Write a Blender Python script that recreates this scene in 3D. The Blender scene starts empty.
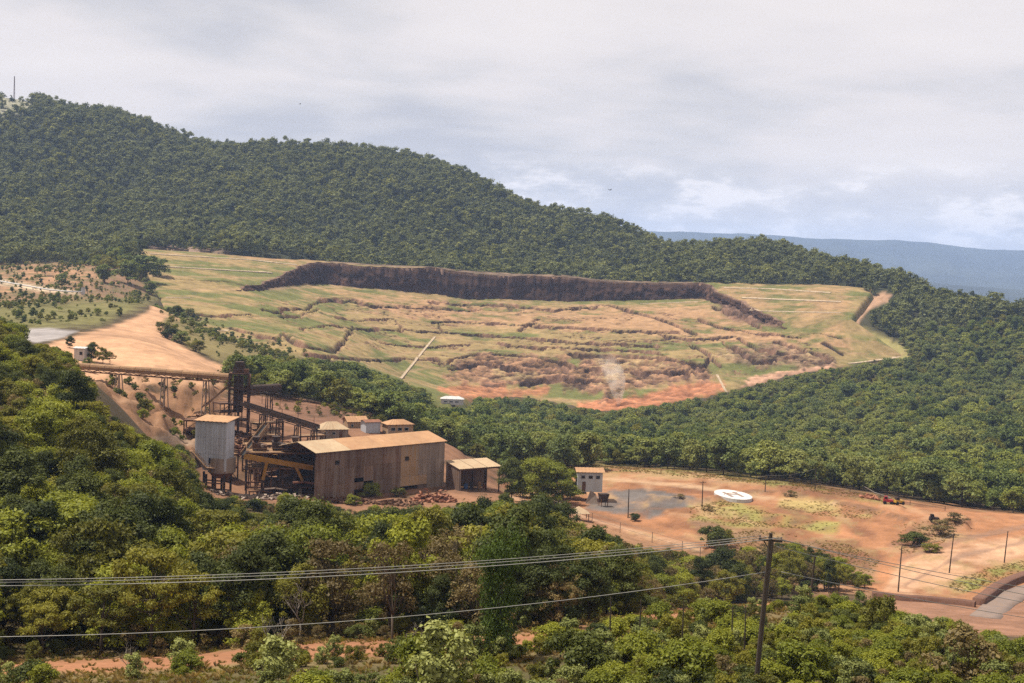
import bpy, math, random
import numpy as np
from mathutils import Matrix, Vector
R = math.radians
random.seed(11)
RNG = np.random.default_rng(5)
scene = bpy.context.scene
col = scene.collection

# ------------------------------------------------------------------ camera
F, CU, CV = 1407.0, 512.0, 341.5
PITCH, ROLL = math.atan((341.5 - 255.0) / F), R(2.0)
fwd = np.array([0, math.cos(PITCH), -math.sin(PITCH)])
up0 = np.array([0, math.sin(PITCH), math.cos(PITCH)])
rt0 = np.array([1.0, 0, 0])
rt = math.cos(ROLL) * rt0 + math.sin(ROLL) * up0
up = -math.sin(ROLL) * rt0 + math.cos(ROLL) * up0
cam = bpy.data.cameras.new('camera')
cam.sensor_width = 36.0
cam.lens = 36.0 * F / 1024.0
cam.clip_start, cam.clip_end = 0.5, 60000
camo = bpy.data.objects.new('camera', cam)
m = Matrix.Identity(4)
for i in range(3):
    m[i][0], m[i][1], m[i][2] = rt[i], up[i], -fwd[i]
camo.matrix_world = m
col.objects.link(camo)
scene.camera = camo

# ------------------------------------------------------------------ world, sun, exposure
SUN_EL, SUN_AZ = R(66), R(284)      # azimuth clockwise from +Y: high, to the left and a little beyond the scene
world = bpy.data.worlds.new('World'); scene.world = world; world.use_nodes = True
nt = world.node_tree; nt.nodes.clear()
def N(t, kind, **kw):
    n = t.nodes.new(kind)
    for k, v in kw.items():
        setattr(n, k, v)
    return n
def math_node(t, op, a, b=None, c=None, clamp=False):
    n = t.nodes.new('ShaderNodeMath'); n.operation = op; n.use_clamp = clamp
    for i, x in enumerate((a, b, c)):
        if x is None: continue
        if isinstance(x, (int, float)): n.inputs[i].default_value = x
        else: t.links.new(x, n.inputs[i])
    return n.outputs[0]
def ramp(t, fac, stops, interp='LINEAR'):
    n = t.nodes.new('ShaderNodeValToRGB'); n.color_ramp.interpolation = interp
    e = n.color_ramp.elements
    while len(e) < len(stops): e.new(0.5)
    for i, (p, c) in enumerate(stops):
        e[i].position = p
        e[i].color = (c, c, c, 1) if isinstance(c, (int, float)) else (*c, 1)
    t.links.new(fac, n.inputs[0]); return n.outputs[0]
def mixc(t, fac, a, b, blend='MIX'):
    n = t.nodes.new('ShaderNodeMix'); n.data_type = 'RGBA'; n.blend_type = blend
    for s, x in ((n.inputs[0], fac), (n.inputs[6], a), (n.inputs[7], b)):
        if isinstance(x, (int, float)): s.default_value = x
        elif isinstance(x, tuple): s.default_value = (*x, 1)
        else: t.links.new(x, s)
    return n.outputs[2]
def noise(t, vec, scale, detail=4, rough=0.55, dist=0.0):
    n = t.nodes.new('ShaderNodeTexNoise'); n.inputs['Scale'].default_value = scale
    n.inputs['Detail'].default_value = detail; n.inputs['Roughness'].default_value = rough
    n.inputs['Distortion'].default_value = dist
    if vec is not None: t.links.new(vec, n.inputs['Vector'])
    return n.outputs['Fac']
def mapping(t, vec, scale=(1, 1, 1), loc=(0, 0, 0)):
    n = t.nodes.new('ShaderNodeMapping'); n.inputs['Scale'].default_value = scale
    n.inputs['Location'].default_value = loc; t.links.new(vec, n.inputs['Vector']); return n.outputs[0]

sky = N(nt, 'ShaderNodeTexSky', sky_type='NISHITA'); sky.sun_disc = False
sky.sun_elevation, sky.sun_rotation = SUN_EL, SUN_AZ
sky.altitude = 900; sky.air_density = 1.0; sky.dust_density = 1.5
b1 = N(nt, 'ShaderNodeBackground'); b1.inputs[1].default_value = 0.07
nt.links.new(sky.outputs[0], b1.inputs[0])
tc = N(nt, 'ShaderNodeTexCoord')
sep = N(nt, 'ShaderNodeSeparateXYZ'); nt.links.new(tc.outputs['Generated'], sep.inputs[0])
el = sep.outputs[2]
# cloud deck seen at a grazing angle: compress elevation the way a flat layer does
den = math_node(nt, 'ADD', math_node(nt, 'MAXIMUM', el, 0.0), 0.16)
cb = N(nt, 'ShaderNodeCombineXYZ')
nt.links.new(math_node(nt, 'DIVIDE', sep.outputs[0], den), cb.inputs[0])
nt.links.new(math_node(nt, 'DIVIDE', sep.outputs[1], den), cb.inputs[1])
veil = noise(nt, mapping(nt, cb.outputs[0], (0.75, 0.8, 1), (3.1, 0.4, 0)), 0.9, 4, 0.5, 0.3)
veil2 = noise(nt, mapping(nt, cb.outputs[0], (1.0, 1.1, 1), (7.7, 1.3, 0)), 2.4, 6, 0.55, 0.2)
vsum = math_node(nt, 'ADD', math_node(nt, 'MULTIPLY', veil, 0.72), math_node(nt, 'MULTIPLY', veil2, 0.28))
ccol = ramp(nt, vsum, [(0.37, (0.64, 0.63, 0.665)), (0.445, (0.79, 0.755, 0.755)), (0.51, (0.92, 0.855, 0.835)), (0.64, (1.02, 0.945, 0.91))])
# puffs of cumulus standing low over the horizon
puff = noise(nt, mapping(nt, tc.outputs['Generated'], (9, 9, 26), (0.7, 0, 0.13)), 2.2, 7, 0.58)
band = ramp(nt, el, [(0.0, 0.0), (0.012, 0.9), (0.045, 1.0), (0.075, 0.0)])
pm = math_node(nt, 'MULTIPLY', ramp(nt, puff, [(0.49, 0.0), (0.60, 1.0)]), band)
pshade = ramp(nt, puff, [(0.40, (0.68, 0.67, 0.71)), (0.50, (0.80, 0.775, 0.785)), (0.62, (1.12, 1.05, 1.03))])
low = mixc(nt, math_node(nt, 'MULTIPLY', band, 0.6), ccol, pshade)
ccol = mixc(nt, pm, low, pshade)
b2 = N(nt, 'ShaderNodeBackground'); b2.inputs[1].default_value = 0.62
nt.links.new(ccol, b2.inputs[0])
mx = N(nt, 'ShaderNodeMixShader'); mx.inputs[0].default_value = 0.97
nt.links.new(b1.outputs[0], mx.inputs[1]); nt.links.new(b2.outputs[0], mx.inputs[2])
wo = N(nt, 'ShaderNodeOutputWorld'); nt.links.new(mx.outputs[0], wo.inputs[0])

sun = bpy.data.lights.new('sun', 'SUN'); sun.energy = 5.0; sun.angle = R(0.6); sun.color = (1.0, 0.95, 0.86)
suno = bpy.data.objects.new('sun', sun); col.objects.link(suno)
sd = Vector((math.cos(SUN_EL) * math.sin(SUN_AZ), math.cos(SUN_EL) * math.cos(SUN_AZ), math.sin(SUN_EL)))
suno.rotation_euler = sd.to_track_quat('Z', 'Y').to_euler()
scene.view_settings.view_transform = 'Standard'; scene.view_settings.look = 'None'
scene.view_settings.exposure = 0.62; scene.view_settings.gamma = 1.0; scene.view_settings.use_curve_mapping = False
scene.render.engine = 'CYCLES'
scene.cycles.use_denoising = False
try:
    scene.cycles.denoiser = 'OPENIMAGEDENOISE'
    scene.cycles.denoising_prefilter = 'ACCURATE'
except Exception:
    pass
scene.cycles.max_bounces = 5; scene.cycles.diffuse_bounces = 2; scene.cycles.glossy_bounces = 2
scene.cycles.transmission_bounces = 3; scene.cycles.volume_bounces = 2; scene.cycles.transparent_max_bounces = 6
scene.cycles.sample_clamp_indirect = 4.0

# ------------------------------------------------------------------ numeric helpers
def pix(u, v, D):
    d = fwd + (u - CU) / F * rt + (CV - v) / F * up
    return d * (D / d[1])
def pixz(u, v, z):
    d = fwd + (u - CU) / F * rt + (CV - v) / F * up
    return d * (z / d[2])
def proj(x, y, z):
    P = np.stack([x, y, z], -1)
    w = P @ fwd
    return CU + F * (P @ rt) / w, CV - F * (P @ up) / w
def _h(ix, iy, seed):
    n = (ix.astype(np.int64) * 374761393 + iy.astype(np.int64) * 668265263 + seed * 974711) & 0xffffffff
    n = ((n ^ (n >> 13)) * 1274126177) & 0xffffffff
    n = ((n ^ (n >> 16)) * 2246822519) & 0xffffffff
    return ((n ^ (n >> 15)) & 0xffffff) / float(0xffffff)
def vn(x, y, seed=0):
    ix, iy = np.floor(x), np.floor(y); fx, fy = x - ix, y - iy
    fx, fy = fx * fx * fx * (fx * (fx * 6 - 15) + 10), fy * fy * fy * (fy * (fy * 6 - 15) + 10)
    a, b = _h(ix, iy, seed), _h(ix + 1, iy, seed); c, d = _h(ix, iy + 1, seed), _h(ix + 1, iy + 1, seed)
    return (a + (b - a) * fx) * (1 - fy) + (c + (d - c) * fx) * fy
def fbm(x, y, octv=4, seed=0, gain=0.5):
    s = np.zeros(np.shape(x)); a = 1.0; t = 0.0
    for o in range(octv):
        s += a * (vn(x * 2 ** o + 17.3 * o, y * 2 ** o - 9.1 * o, seed + o) - 0.5); t += a; a *= gain
    return s / t * 2          # about -1..1
def sstep(a, b, x):
    t = np.clip((x - a) / (b - a), 0, 1); return t * t * (3 - 2 * t)
def seg_dist(px, py, pts, closed=False):
    d = np.full(np.shape(px), 1e9); n = len(pts)
    for i in range(n if closed else n - 1):
        ax, ay = pts[i][:2]; bx, by = pts[(i + 1) % n][:2]
        vx, vy = bx - ax, by - ay; L = vx * vx + vy * vy + 1e-9
        t = np.clip(((px - ax) * vx + (py - ay) * vy) / L, 0, 1)
        d = np.minimum(d, (px - ax - t * vx) ** 2 + (py - ay - t * vy) ** 2)
    return np.sqrt(d)
def inside(px, py, pts):
    r = np.zeros(np.shape(px), bool); n = len(pts)
    for i in range(n):
        ax, ay = pts[i][:2]; bx, by = pts[(i + 1) % n][:2]
        c = (ay > py) != (by > py)
        r ^= c & (px < (bx - ax) * (py - ay) / (by - ay + 1e-12) + ax)
    return r
def sdist(px, py, pts):       # >0 inside
    d = seg_dist(px, py, pts, True); return np.where(inside(px, py, pts), d, -d)
class RBF:
    def __init__(s, P, z, k=1.0, lam=1e-3):
        s.P = np.asarray(P, float); n = len(P); s.k = k
        A = np.zeros((n + 3, n + 3)); A[:n, :n] = s.ker(s.P, s.P) - lam * np.eye(n)
        A[:n, n:] = np.c_[np.ones(n), s.P]; A[n:, :n] = A[:n, n:].T
        s.w = np.linalg.solve(A, np.r_[z, 0, 0, 0])
    def ker(s, a, b):
        return ((a[:, None, 0] - b[None, :, 0]) ** 2 + (a[:, None, 1] - b[None, :, 1]) ** 2 + 1e-4) ** (0.5 * s.k)
    def __call__(s, Q):
        out = np.empty(len(Q)); n = len(s.P)
        for i in range(0, len(Q), 20000):
            q = Q[i:i + 20000]
            out[i:i + 20000] = s.ker(q, s.P) @ s.w[:n] + s.w[n] + q @ s.w[n + 1:]
        return out
def blur(Z, k):
    for ax in (0, 1):
        for _ in range(2):
            P = np.pad(Z, [(k, k) if a == ax else (0, 0) for a in (0, 1)], mode='edge')
            C = np.cumsum(P, axis=ax); C = np.insert(C, 0, 0, axis=ax)
            n = Z.shape[ax]
            Z = (np.take(C, range(2 * k + 1, 2 * k + 1 + n), axis=ax) - np.take(C, range(0, n), axis=ax)) / (2 * k + 1)
    return Z

# ------------------------------------------------------------------ object helpers
def link(o, parent=None):
    col.objects.link(o)
    if parent is not None: o.parent = parent
    return o
def tag(o, label=None, cat=None, group=None, kind=None):
    if label: o['label'] = label
    if cat: o['category'] = cat
    if group: o['group'] = group
    if kind: o['kind'] = kind
    return o
def thing(name, label, cat, loc=(0, 0, 0), rz=0.0, group=None):
    o = bpy.data.objects.new(name, None); o.empty_display_size = 0.5
    o.location = loc; o.rotation_euler = (0, 0, rz); link(o)
    return tag(o, label, cat, group)
def mesh_np(name, V, Fq, mat, smooth=False, cols=None):
    """V (n,3), Fq (m,k) faces of one size"""
    V = np.asarray(V, np.float32); Fq = np.asarray(Fq, np.int32); k = Fq.shape[1]
    me = bpy.data.meshes.new(name)
    me.vertices.add(len(V)); me.vertices.foreach_set('co', V.ravel())
    me.loops.add(Fq.size); me.loops.foreach_set('vertex_index', Fq.ravel())
    me.polygons.add(len(Fq)); me.polygons.foreach_set('loop_start', np.arange(0, Fq.size, k, dtype=np.int32))
    try: me.polygons.foreach_set('loop_total', np.full(len(Fq), k, np.int32))
    except Exception: pass
    if smooth: me.polygons.foreach_set('use_smooth', np.ones(len(Fq), bool))
    me.update(calc_edges=True)
    if cols is not None:
        a = me.color_attributes.new('Col', 'FLOAT_COLOR', 'POINT')
        a.data.foreach_set('color', np.c_[cols, np.ones(len(cols))].astype(np.float32).ravel())
    me.materials.append(mat); return me
class MB:
    def __init__(s): s.v, s.f = [], []
    def add(s, vs, fs):
        b = len(s.v); s.v += [tuple(map(float, p)) for p in vs]; s.f += [tuple(b + i for i in f) for f in fs]; return s
    def box(s, x0, y0, z0, x1, y1, z1):
        return s.add([(x0, y0, z0), (x1, y0, z0), (x1, y1, z0), (x0, y1, z0), (x0, y0, z1), (x1, y0, z1), (x1, y1, z1), (x0, y1, z1)],
                     [(0, 3, 2, 1), (4, 5, 6, 7), (0, 1, 5, 4), (1, 2, 6, 5), (2, 3, 7, 6), (3, 0, 4, 7)])
    def hexa(s, b, t):      # bottom and top quads, both counter-clockwise from above
        return s.add(list(b) + list(t), [(0, 3, 2, 1), (4, 5, 6, 7), (0, 1, 5, 4), (1, 2, 6, 5), (2, 3, 7, 6), (3, 0, 4, 7)])
    def bar(s, a, b, w, h=None):
        a, b = Vector(a), Vector(b); h = h or w; d = (b - a).normalized()
        sx = d.cross(Vector((0, 0, 1)))
        sx = Vector((1, 0, 0)) if sx.length < 1e-3 else sx.normalized()
        sy = sx.cross(d); q = []
        for p in (a, b):
            for i, j in ((-1, -1), (1, -1), (1, 1), (-1, 1)): q.append(p + sx * (i * w / 2) + sy * (j * h / 2))
        return s.add(q, [(0, 3, 2, 1), (4, 5, 6, 7), (0, 1, 5, 4), (1, 2, 6, 5), (2, 3, 7, 6), (3, 0, 4, 7)])
    def tube(s, pts, rad, n=6):
        pts = [Vector(p) for p in pts]
        if isinstance(rad, (int, float)): rad = [rad] * len(pts)
        vs, fs = [], []
        for i, p in enumerate(pts):
            d = (pts[min(i + 1, len(pts) - 1)] - pts[max(i - 1, 0)]).normalized()
            sx = d.cross(Vector((0, 0, 1))) if abs(d.z) < 0.95 else d.cross(Vector((1, 0, 0)))
            sx.normalize(); sy = sx.cross(d)
            for k in range(n):
                a = 2 * math.pi * k / n; vs.append(p + (sx * math.cos(a) + sy * math.sin(a)) * rad[i])
        for i in range(len(pts) - 1):
            for k in range(n): fs.append((i * n + k, i * n + (k + 1) % n, (i + 1) * n + (k + 1) % n, (i + 1) * n + k))
        fs.append(tuple(range(n))[::-1]); fs.append(tuple((len(pts) - 1) * n + k for k in range(n)))
        return s.add(vs, fs)
    def mesh(s, name, mat, smooth=False):
        me = bpy.data.meshes.new(name); me.from_pydata(s.v, [], s.f)
        me.materials.append(mat)
        if smooth: me.polygons.foreach_set('use_smooth', [True] * len(me.polygons))
        me.update(); return me
    def build(s, name, mat, parent=None, smooth=False):
        return link(bpy.data.objects.new(name, s.mesh(name, mat, smooth)), parent)

# ------------------------------------------------------------------ materials
def mat_new(name):
    mt = bpy.data.materials.new(name); mt.use_nodes = True; t = mt.node_tree
    return mt, t, t.nodes['Principled BSDF']
def m_surface(name, base, var=0.25, scale=1.0, dirt=None, dirt_amt=0.5, streak=False, rough=0.85, metal=0.0, bump=0.0, objrand=0.15, wave=0.0):
    mt, t, p = mat_new(name)
    g = N(t, 'ShaderNodeNewGeometry').outputs['Position']
    n1 = noise(t, g, 0.35 * scale, 5, 0.6); n2 = noise(t, g, 2.3 * scale, 4, 0.6)
    v = math_node(t, 'ADD', math_node(t, 'MULTIPLY', n1, 0.6), math_node(t, 'MULTIPLY', n2, 0.4))
    base = tuple(c * 0.70 for c in base); dirt = tuple(c * 0.70 for c in dirt) if dirt else None
    lo = tuple(c * (1 - var) for c in base); hi = tuple(min(1, c * (1 + var)) for c in base)
    c = ramp(t, v, [(0.3, lo), (0.7, hi)])
    if dirt:
        vec = mapping(t, g, (1.3, 1.3, 0.10)) if streak else g
        dm = noise(t, vec, 0.9 * scale, 6, 0.65)
        c = mixc(t, math_node(t, 'MULTIPLY', ramp(t, dm, [(0.42, 0.0), (0.62, 1.0)]), dirt_amt), c, dirt)
    if objrand:
        oi = N(t, 'ShaderNodeObjectInfo').outputs['Random']
        c = mixc(t, 1.0, c, ramp(t, oi, [(0, 1 - objrand), (1, 1.0)]), 'MULTIPLY')
    t.links.new(c, p.inputs['Base Color'])
    p.inputs['Roughness'].default_value = rough; p.inputs['Metallic'].default_value = metal
    p.inputs['Specular IOR Level'].default_value = 0.25
    if bump:
        b = N(t, 'ShaderNodeBump'); b.inputs['Strength'].default_value = bump; b.inputs['Distance'].default_value = 0.3
        t.links.new(v, b.inputs['Height']); t.links.new(b.outputs[0], p.inputs['Normal'])
    return mt
def m_ground(name, fine=1.0, bump=0.6, var=0.35):
    mt, t, p = mat_new(name)
    at = N(t, 'ShaderNodeAttribute', attribute_name='Col').outputs['Color']
    g = N(t, 'ShaderNodeNewGeometry').outputs['Position']
    n1 = noise(t, g, 0.25 * fine, 6, 0.65); n2 = noise(t, g, 1.6 * fine, 5, 0.6)
    v = math_node(t, 'ADD', math_node(t, 'MULTIPLY', n1, 0.55), math_node(t, 'MULTIPLY', n2, 0.45))
    c = mixc(t, 1.0, at, ramp(t, v, [(0.28, 0.70 * (1 - var)), (0.72, 0.70 * (1 + var))]), 'MULTIPLY')
    t.links.new(c, p.inputs['Base Color']); p.inputs['Roughness'].default_value = 0.95
    p.inputs['Specular IOR Level'].default_value = 0.1
    b = N(t, 'ShaderNodeBump'); b.inputs['Strength'].default_value = bump; b.inputs['Distance'].default_value = 0.5
    t.links.new(v, b.inputs['Height']); t.links.new(b.outputs[0], p.inputs['Normal'])
    return mt
def m_leaf(name, c0, c1, trans=0.28, hue=None):
    mt, t, p = mat_new(name); t.nodes.remove(p)
    c0, c1 = (tuple(x * k for x, k in zip(c, (1.18, 1.08, 0.78))) for c in (c0, c1))
    if hue: hue = (tuple(x * 1.0 for x in hue[0]), hue[1])
    gi = N(t, 'ShaderNodeNewGeometry'); oi = N(t, 'ShaderNodeObjectInfo')
    c = ramp(t, math_node(t, 'ADD', math_node(t, 'MULTIPLY', gi.outputs['Random Per Island'], 0.38), math_node(t, 'MULTIPLY', oi.outputs['Random'], 0.62)),
             [(0.08, c0), (0.60, tuple(a + (b - a) * 0.55 for a, b in zip(c0, c1))), (0.92, c1)])
    if hue:      # a stand-scale drift of tone between patches of forest
        pn = noise(t, gi.outputs['Position'], hue[1], 3, 0.6)
        c = mixc(t, ramp(t, pn, [(0.40, 0.0), (0.65, 1.0)]), c, hue[0])
    d = N(t, 'ShaderNodeBsdfDiffuse'); tr = N(t, 'ShaderNodeBsdfTranslucent'); gl = N(t, 'ShaderNodeBsdfGlossy')
    gl.inputs['Roughness'].default_value = 0.6
    t.links.new(c, d.inputs[0]); t.links.new(mixc(t, 1.0, c, (1.15, 1.1, 0.6), 'MULTIPLY'), tr.inputs[0])
    s1 = N(t, 'ShaderNodeMixShader'); s1.inputs[0].default_value = trans
    t.links.new(d.outputs[0], s1.inputs[1]); t.links.new(tr.outputs[0], s1.inputs[2])
    s2 = N(t, 'ShaderNodeMixShader'); s2.inputs[0].default_value = 0.015
    t.links.new(s1.outputs[0], s2.inputs[1]); t.links.new(gl.outputs[0], s2.inputs[2])
    t.links.new(s2.outputs[0], t.nodes['Material Output'].inputs[0]); return mt
M = {}
M['terrain'] = m_ground('terrain', 1.0, 0.7)
M['dam'] = m_ground('dam', 0.5, 0.8, 0.3)
M['scarp'] = m_ground('scarp', 0.6, 0.9, 0.45)
M['bark'] = m_surface('bark', (0.10, 0.075, 0.05), 0.35, 4, rough=0.95)
M['deadwood'] = m_surface('deadwood', (0.30, 0.25, 0.20), 0.3, 4, rough=0.95)
M['pole'] = m_surface('pole', (0.085, 0.062, 0.045), 0.3, 3, rough=0.9)
M['wire'] = m_surface('wire', (0.42, 0.40, 0.36), 0.1, 1, rough=0.5, metal=0.6)
M['ceramic'] = m_surface('ceramic', (0.30, 0.22, 0.18), 0.1, 1, rough=0.3)
M['wall_brown'] = m_surface('wall_brown', (0.20, 0.108, 0.066), 0.35, 0.8, (0.37, 0.28, 0.22), 0.65, True, objrand=0.35)
M['wall_tan'] = m_surface('wall_tan', (0.50, 0.30, 0.15), 0.2, 0.8, (0.42, 0.36, 0.31), 0.6, True, objrand=0.25)
M['wall_grey'] = m_surface('wall_grey', (0.42, 0.32, 0.25), 0.2, 0.8, (0.24, 0.16, 0.11), 0.6, True, objrand=0.3)
M['roof_dust'] = m_surface('roof_dust', (0.50, 0.285, 0.145), 0.16, 0.6, (0.40, 0.20, 0.10), 0.5, objrand=0.14, rough=0.9)
M['roof_pale'] = m_surface('roof_pale', (0.52, 0.38, 0.23), 0.14, 0.6, (0.45, 0.27, 0.15), 0.5, objrand=0.12)
M['sheet_blue'] = m_surface('sheet_blue', (0.62, 0.63, 0.67), 0.12, 0.8, (0.34, 0.27, 0.23), 0.4, True, objrand=0.12, rough=0.6)
M['steel_dark'] = m_surface('steel_dark', (0.055, 0.038, 0.03), 0.4, 2, (0.16, 0.075, 0.04), 0.5, rough=0.8, objrand=0.3)
M['steel_rust'] = m_surface('steel_rust', (0.22, 0.105, 0.055), 0.35, 2, (0.10, 0.05, 0.03), 0.5, rough=0.85, objrand=0.35)
M['steel_tan'] = m_surface('steel_tan', (0.38, 0.22, 0.11), 0.3, 2, (0.20, 0.10, 0.05), 0.4, rough=0.85, objrand=0.25)
M['steel_yellow'] = m_surface('steel_yellow', (0.50, 0.25, 0.035), 0.2, 2, (0.30, 0.14, 0.04), 0.5, rough=0.7)
M['red_debris'] = m_surface('red_debris', (0.36, 0.15, 0.08), 0.35, 2, (0.22, 0.09, 0.05), 0.5, objrand=0.45)
M['white_paint'] = m_surface('white_paint', (0.66, 0.64, 0.61), 0.1, 1, (0.45, 0.33, 0.25), 0.35, True, objrand=0.1)
M['concrete'] = m_surface('concrete', (0.50, 0.38, 0.26), 0.2, 0.5, (0.40, 0.27, 0.17), 0.5)
M['ditch'] = m_surface('ditch', (0.62, 0.48, 0.32), 0.25, 0.5, (0.34, 0.22, 0.12), 0.75)
M['dark_glass'] = m_surface('dark_glass', (0.02, 0.022, 0.026), 0.2, 1, rough=0.15)
M['rubber'] = m_surface('rubber', (0.025, 0.024, 0.023), 0.2, 2)
M['red_paint'] = m_surface('red_paint', (0.42, 0.03, 0.03), 0.2, 2, rough=0.5)
M['yellow_paint'] = m_surface('yellow_paint', (0.62, 0.36, 0.05), 0.2, 2, rough=0.5)
M['blue_paint'] = m_surface('blue_paint', (0.06, 0.11, 0.25), 0.2, 2, rough=0.5)
M['brick_red'] = m_surface('brick_red', (0.40, 0.16, 0.085), 0.2, 2, rough=0.9)
M['kerb_red'] = m_surface('kerb_red', (0.20, 0.095, 0.06), 0.3, 1.2, (0.11, 0.06, 0.04), 0.5, rough=0.95)
M['asphalt'] = m_surface('asphalt', (0.27, 0.20, 0.165), 0.2, 0.6, (0.36, 0.22, 0.13), 0.4)
M['bird'] = m_surface('bird', (0.02, 0.02, 0.02), 0.1, 2)

L = {}
L['olive'] = m_leaf('leaf_olive', (0.06, 0.066, 0.009), (0.19, 0.185, 0.026), 0.30)
L['bright'] = m_leaf('leaf_bright', (0.085, 0.11, 0.012), (0.225, 0.245, 0.03), 0.34)
L['dark'] = m_leaf('leaf_dark', (0.02, 0.031, 0.008), (0.075, 0.09, 0.017), 0.22)
L['brown'] = m_leaf('leaf_brown', (0.070, 0.055, 0.026), (0.190, 0.150, 0.075), 0.25)
L['sage'] = m_leaf('leaf_sage', (0.085, 0.11, 0.035), (0.23, 0.255, 0.1), 0.25)
L['creeper'] = m_leaf('leaf_creeper', (0.02, 0.042, 0.008), (0.085, 0.125, 0.018), 0.22)
L['valley'] = m_leaf('leaf_valley', (0.050, 0.078, 0.014), (0.230, 0.262, 0.052), 0.32, ((0.20, 0.205, 0.052), 0.012))
L['valley_dark'] = m_leaf('leaf_valley_dark', (0.020, 0.040, 0.010), (0.125, 0.165, 0.036), 0.28, ((0.14, 0.16, 0.040), 0.012))
L['hill'] = m_leaf('leaf_hill', (0.012, 0.026, 0.007), (0.200, 0.215, 0.062), 0.28, ((0.130, 0.140, 0.045), 0.011))
L['dry'] = m_leaf('leaf_dry', (0.16, 0.11, 0.05), (0.34, 0.26, 0.13), 0.25)

# ================================================================== TERRAIN
def hz(u): return 255.0 + (u - 512.0) * math.tan(ROLL)
# dam surface control points: (u, v, depth)
DAM_SHARED = [(150, 275, 1230), (160, 300, 1130), (250, 300, 1180), (200, 330, 1040), (300, 340, 1020), (235, 291, 1225), (190, 350, 985), (340, 356, 1020), (400, 377, 1085),
              (450, 330, 1300), (600, 330, 1310), (720, 332, 1310), (350, 315, 1270), (350, 335, 1160), (400, 350, 1200), (550, 358, 1210), (700, 358, 1210), (480, 392, 1130),
              (540, 400, 1120), (600, 406, 1110), (650, 402, 1120), (700, 392, 1150), (760, 381, 1180), (800, 370, 1200), (880, 357, 1250), (905, 358, 1250), (800, 340, 1270), (790, 329, 1300), (850, 320, 1300), (860, 340, 1270)]
DAM_TOP = [(140, 250, 1330), (230, 257, 1380), (320, 263, 1420), (430, 268, 1440), (560, 276, 1450), (700, 283, 1450), (780, 286, 1440), (845, 288, 1420), (880, 292, 1400),
           (290, 274, 1345), (262, 284, 1275), (740, 301, 1385), (800, 310, 1340), (760, 313, 1345)]
DAM_FOOT = [(262, 291, 1270), (290, 290, 1330), (330, 289, 1400), (380, 293, 1412), (420, 297, 1420), (500, 303, 1430), (600, 303, 1435), (700, 302, 1432), (735, 312, 1385), (760, 322, 1340)]
def to_xyz(L_): return np.array([pix(*p) for p in L_])
dS, dT, dF = to_xyz(DAM_SHARED), to_xyz(DAM_TOP), to_xyz(DAM_FOOT)
back = dT[:9].copy(); back[:, 1] += 190; back[:, 0] *= (back[:, 1] / (back[:, 1] - 190))
back_low = dF[2:8].copy(); back_low[:, 1] += 190
SC = 1 / 150.0
rb_up = RBF(np.r_[dS, dT, back][:, :2] * SC, np.r_[dS, dT, back][:, 2], 1.0)
rb_lo = RBF(np.r_[dS, dF, back_low][:, :2] * SC, np.r_[dS, dF, back_low][:, 2], 1.0)

# ground control points: pixel + depth of what is seen, minus the height of the canopy there
G = []
def gp(u, v, D, h=0.0): p = pix(u, v, D); G.append((p[0] / D, D, p[2] - h))
def gz(u, D, z): G.append(((u - 512) / F, D, z))
for u in (-380, -150, 0, 130, 250, 380, 512, 640, 760, 900, 1024, 1200, 1400):
    gz(u, 6, -6); gz(u, 18, -10.5); gz(u, 40, -17.5); gz(u, 80, -27.5)
for u, v, D in ((-200, 684, 113), (0, 672, 114), (100, 668, 114), (200, 660, 113), (300, 651, 112), (400, 648, 113), (500, 645, 115), (560, 640, 118), (650, 622, 130), (720, 610, 140), (800, 600, 158)):
    gp(u, v, D)
for u in (-380, -200, 0, 60, 120):
    gz(u, 160, -41); gz(u, 200, -39); gz(u, 250, -37); gz(u, 310, -33.5 if u < 100 else -38)
    if u < 100: gz(u, 380, -32); gz(u, 430, -38)
for u in (180, 260): gz(u, 160, -43); gz(u, 220, -50); gz(u, 290, -58); gz(u, 350, -64)
for u in (350, 450, 550): gz(u, 160, -42); gz(u, 200, -48.5); gz(u, 250, -56); gz(u, 300, -64); gz(u, 350, -69)
gz(120, 370, -44); gz(150, 390, -54); gz(640, 200, -52); gz(640, 260, -64); gz(640, 320, -75); gz(720, 180, -46); gz(720, 250, -63); gz(720, 310, -76)
gz(820, 210, -52); gz(820, 270, -66); gz(900, 150, -38); gz(900, 220, -55); gz(900, 280, -70)
for u in (1000, 1150, 1350): gz(u, 115, -32); gz(u, 140, -39.5); gz(u, 200, -53); gz(u, 270, -70)
for u, D in ((200, 400), (240, 385), (300, 385), (380, 385), (450, 390), (300, 410), (400, 420), (450, 425), (250, 420)): gz(u, D, -71)
gz(500, 405, -72); gz(505, 440, -72); gz(480, 430, -71); gz(330, 440, -68); gz(430, 445, -69)
for u, D in ((235, 450), (280, 470), (340, 465), (400, 475), (330, 500), (270, 500)): gz(u, D, -61.5)
gp(330, 405, 545); gp(230, 398, 530); gz(430, 500, -66); gz(480, 500, -72); gz(200, 450, -60)
gp(120, 393, 472); gp(160, 428, 432); gp(180, 445, 415); gp(105, 380, 490); gp(160, 385, 495); gp(200, 385, 505); gp(140, 410, 448); gp(195, 400, 470)
gp(150, 368, 530); gp(150, 340, 620); gp(150, 312, 850); gp(100, 325, 740); gp(50, 334, 640); gp(90, 360, 545); gp(200, 362, 560); gp(160, 302, 930); gp(30, 345, 560); gz(-150, 640, -42); gz(-350, 640, -40)
gp(0, 300, 900); gp(0, 272, 1200); gp(60, 298, 980); gp(110, 290, 1050); gp(120, 270, 1200); gp(-200, 290, 950); gp(60, 268, 1220)
gp(0, 253, 1360, 6); gp(100, 256, 1350, 6); gp(-250, 245, 1360, 6); gp(150, 245, 1450, 6)
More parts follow.
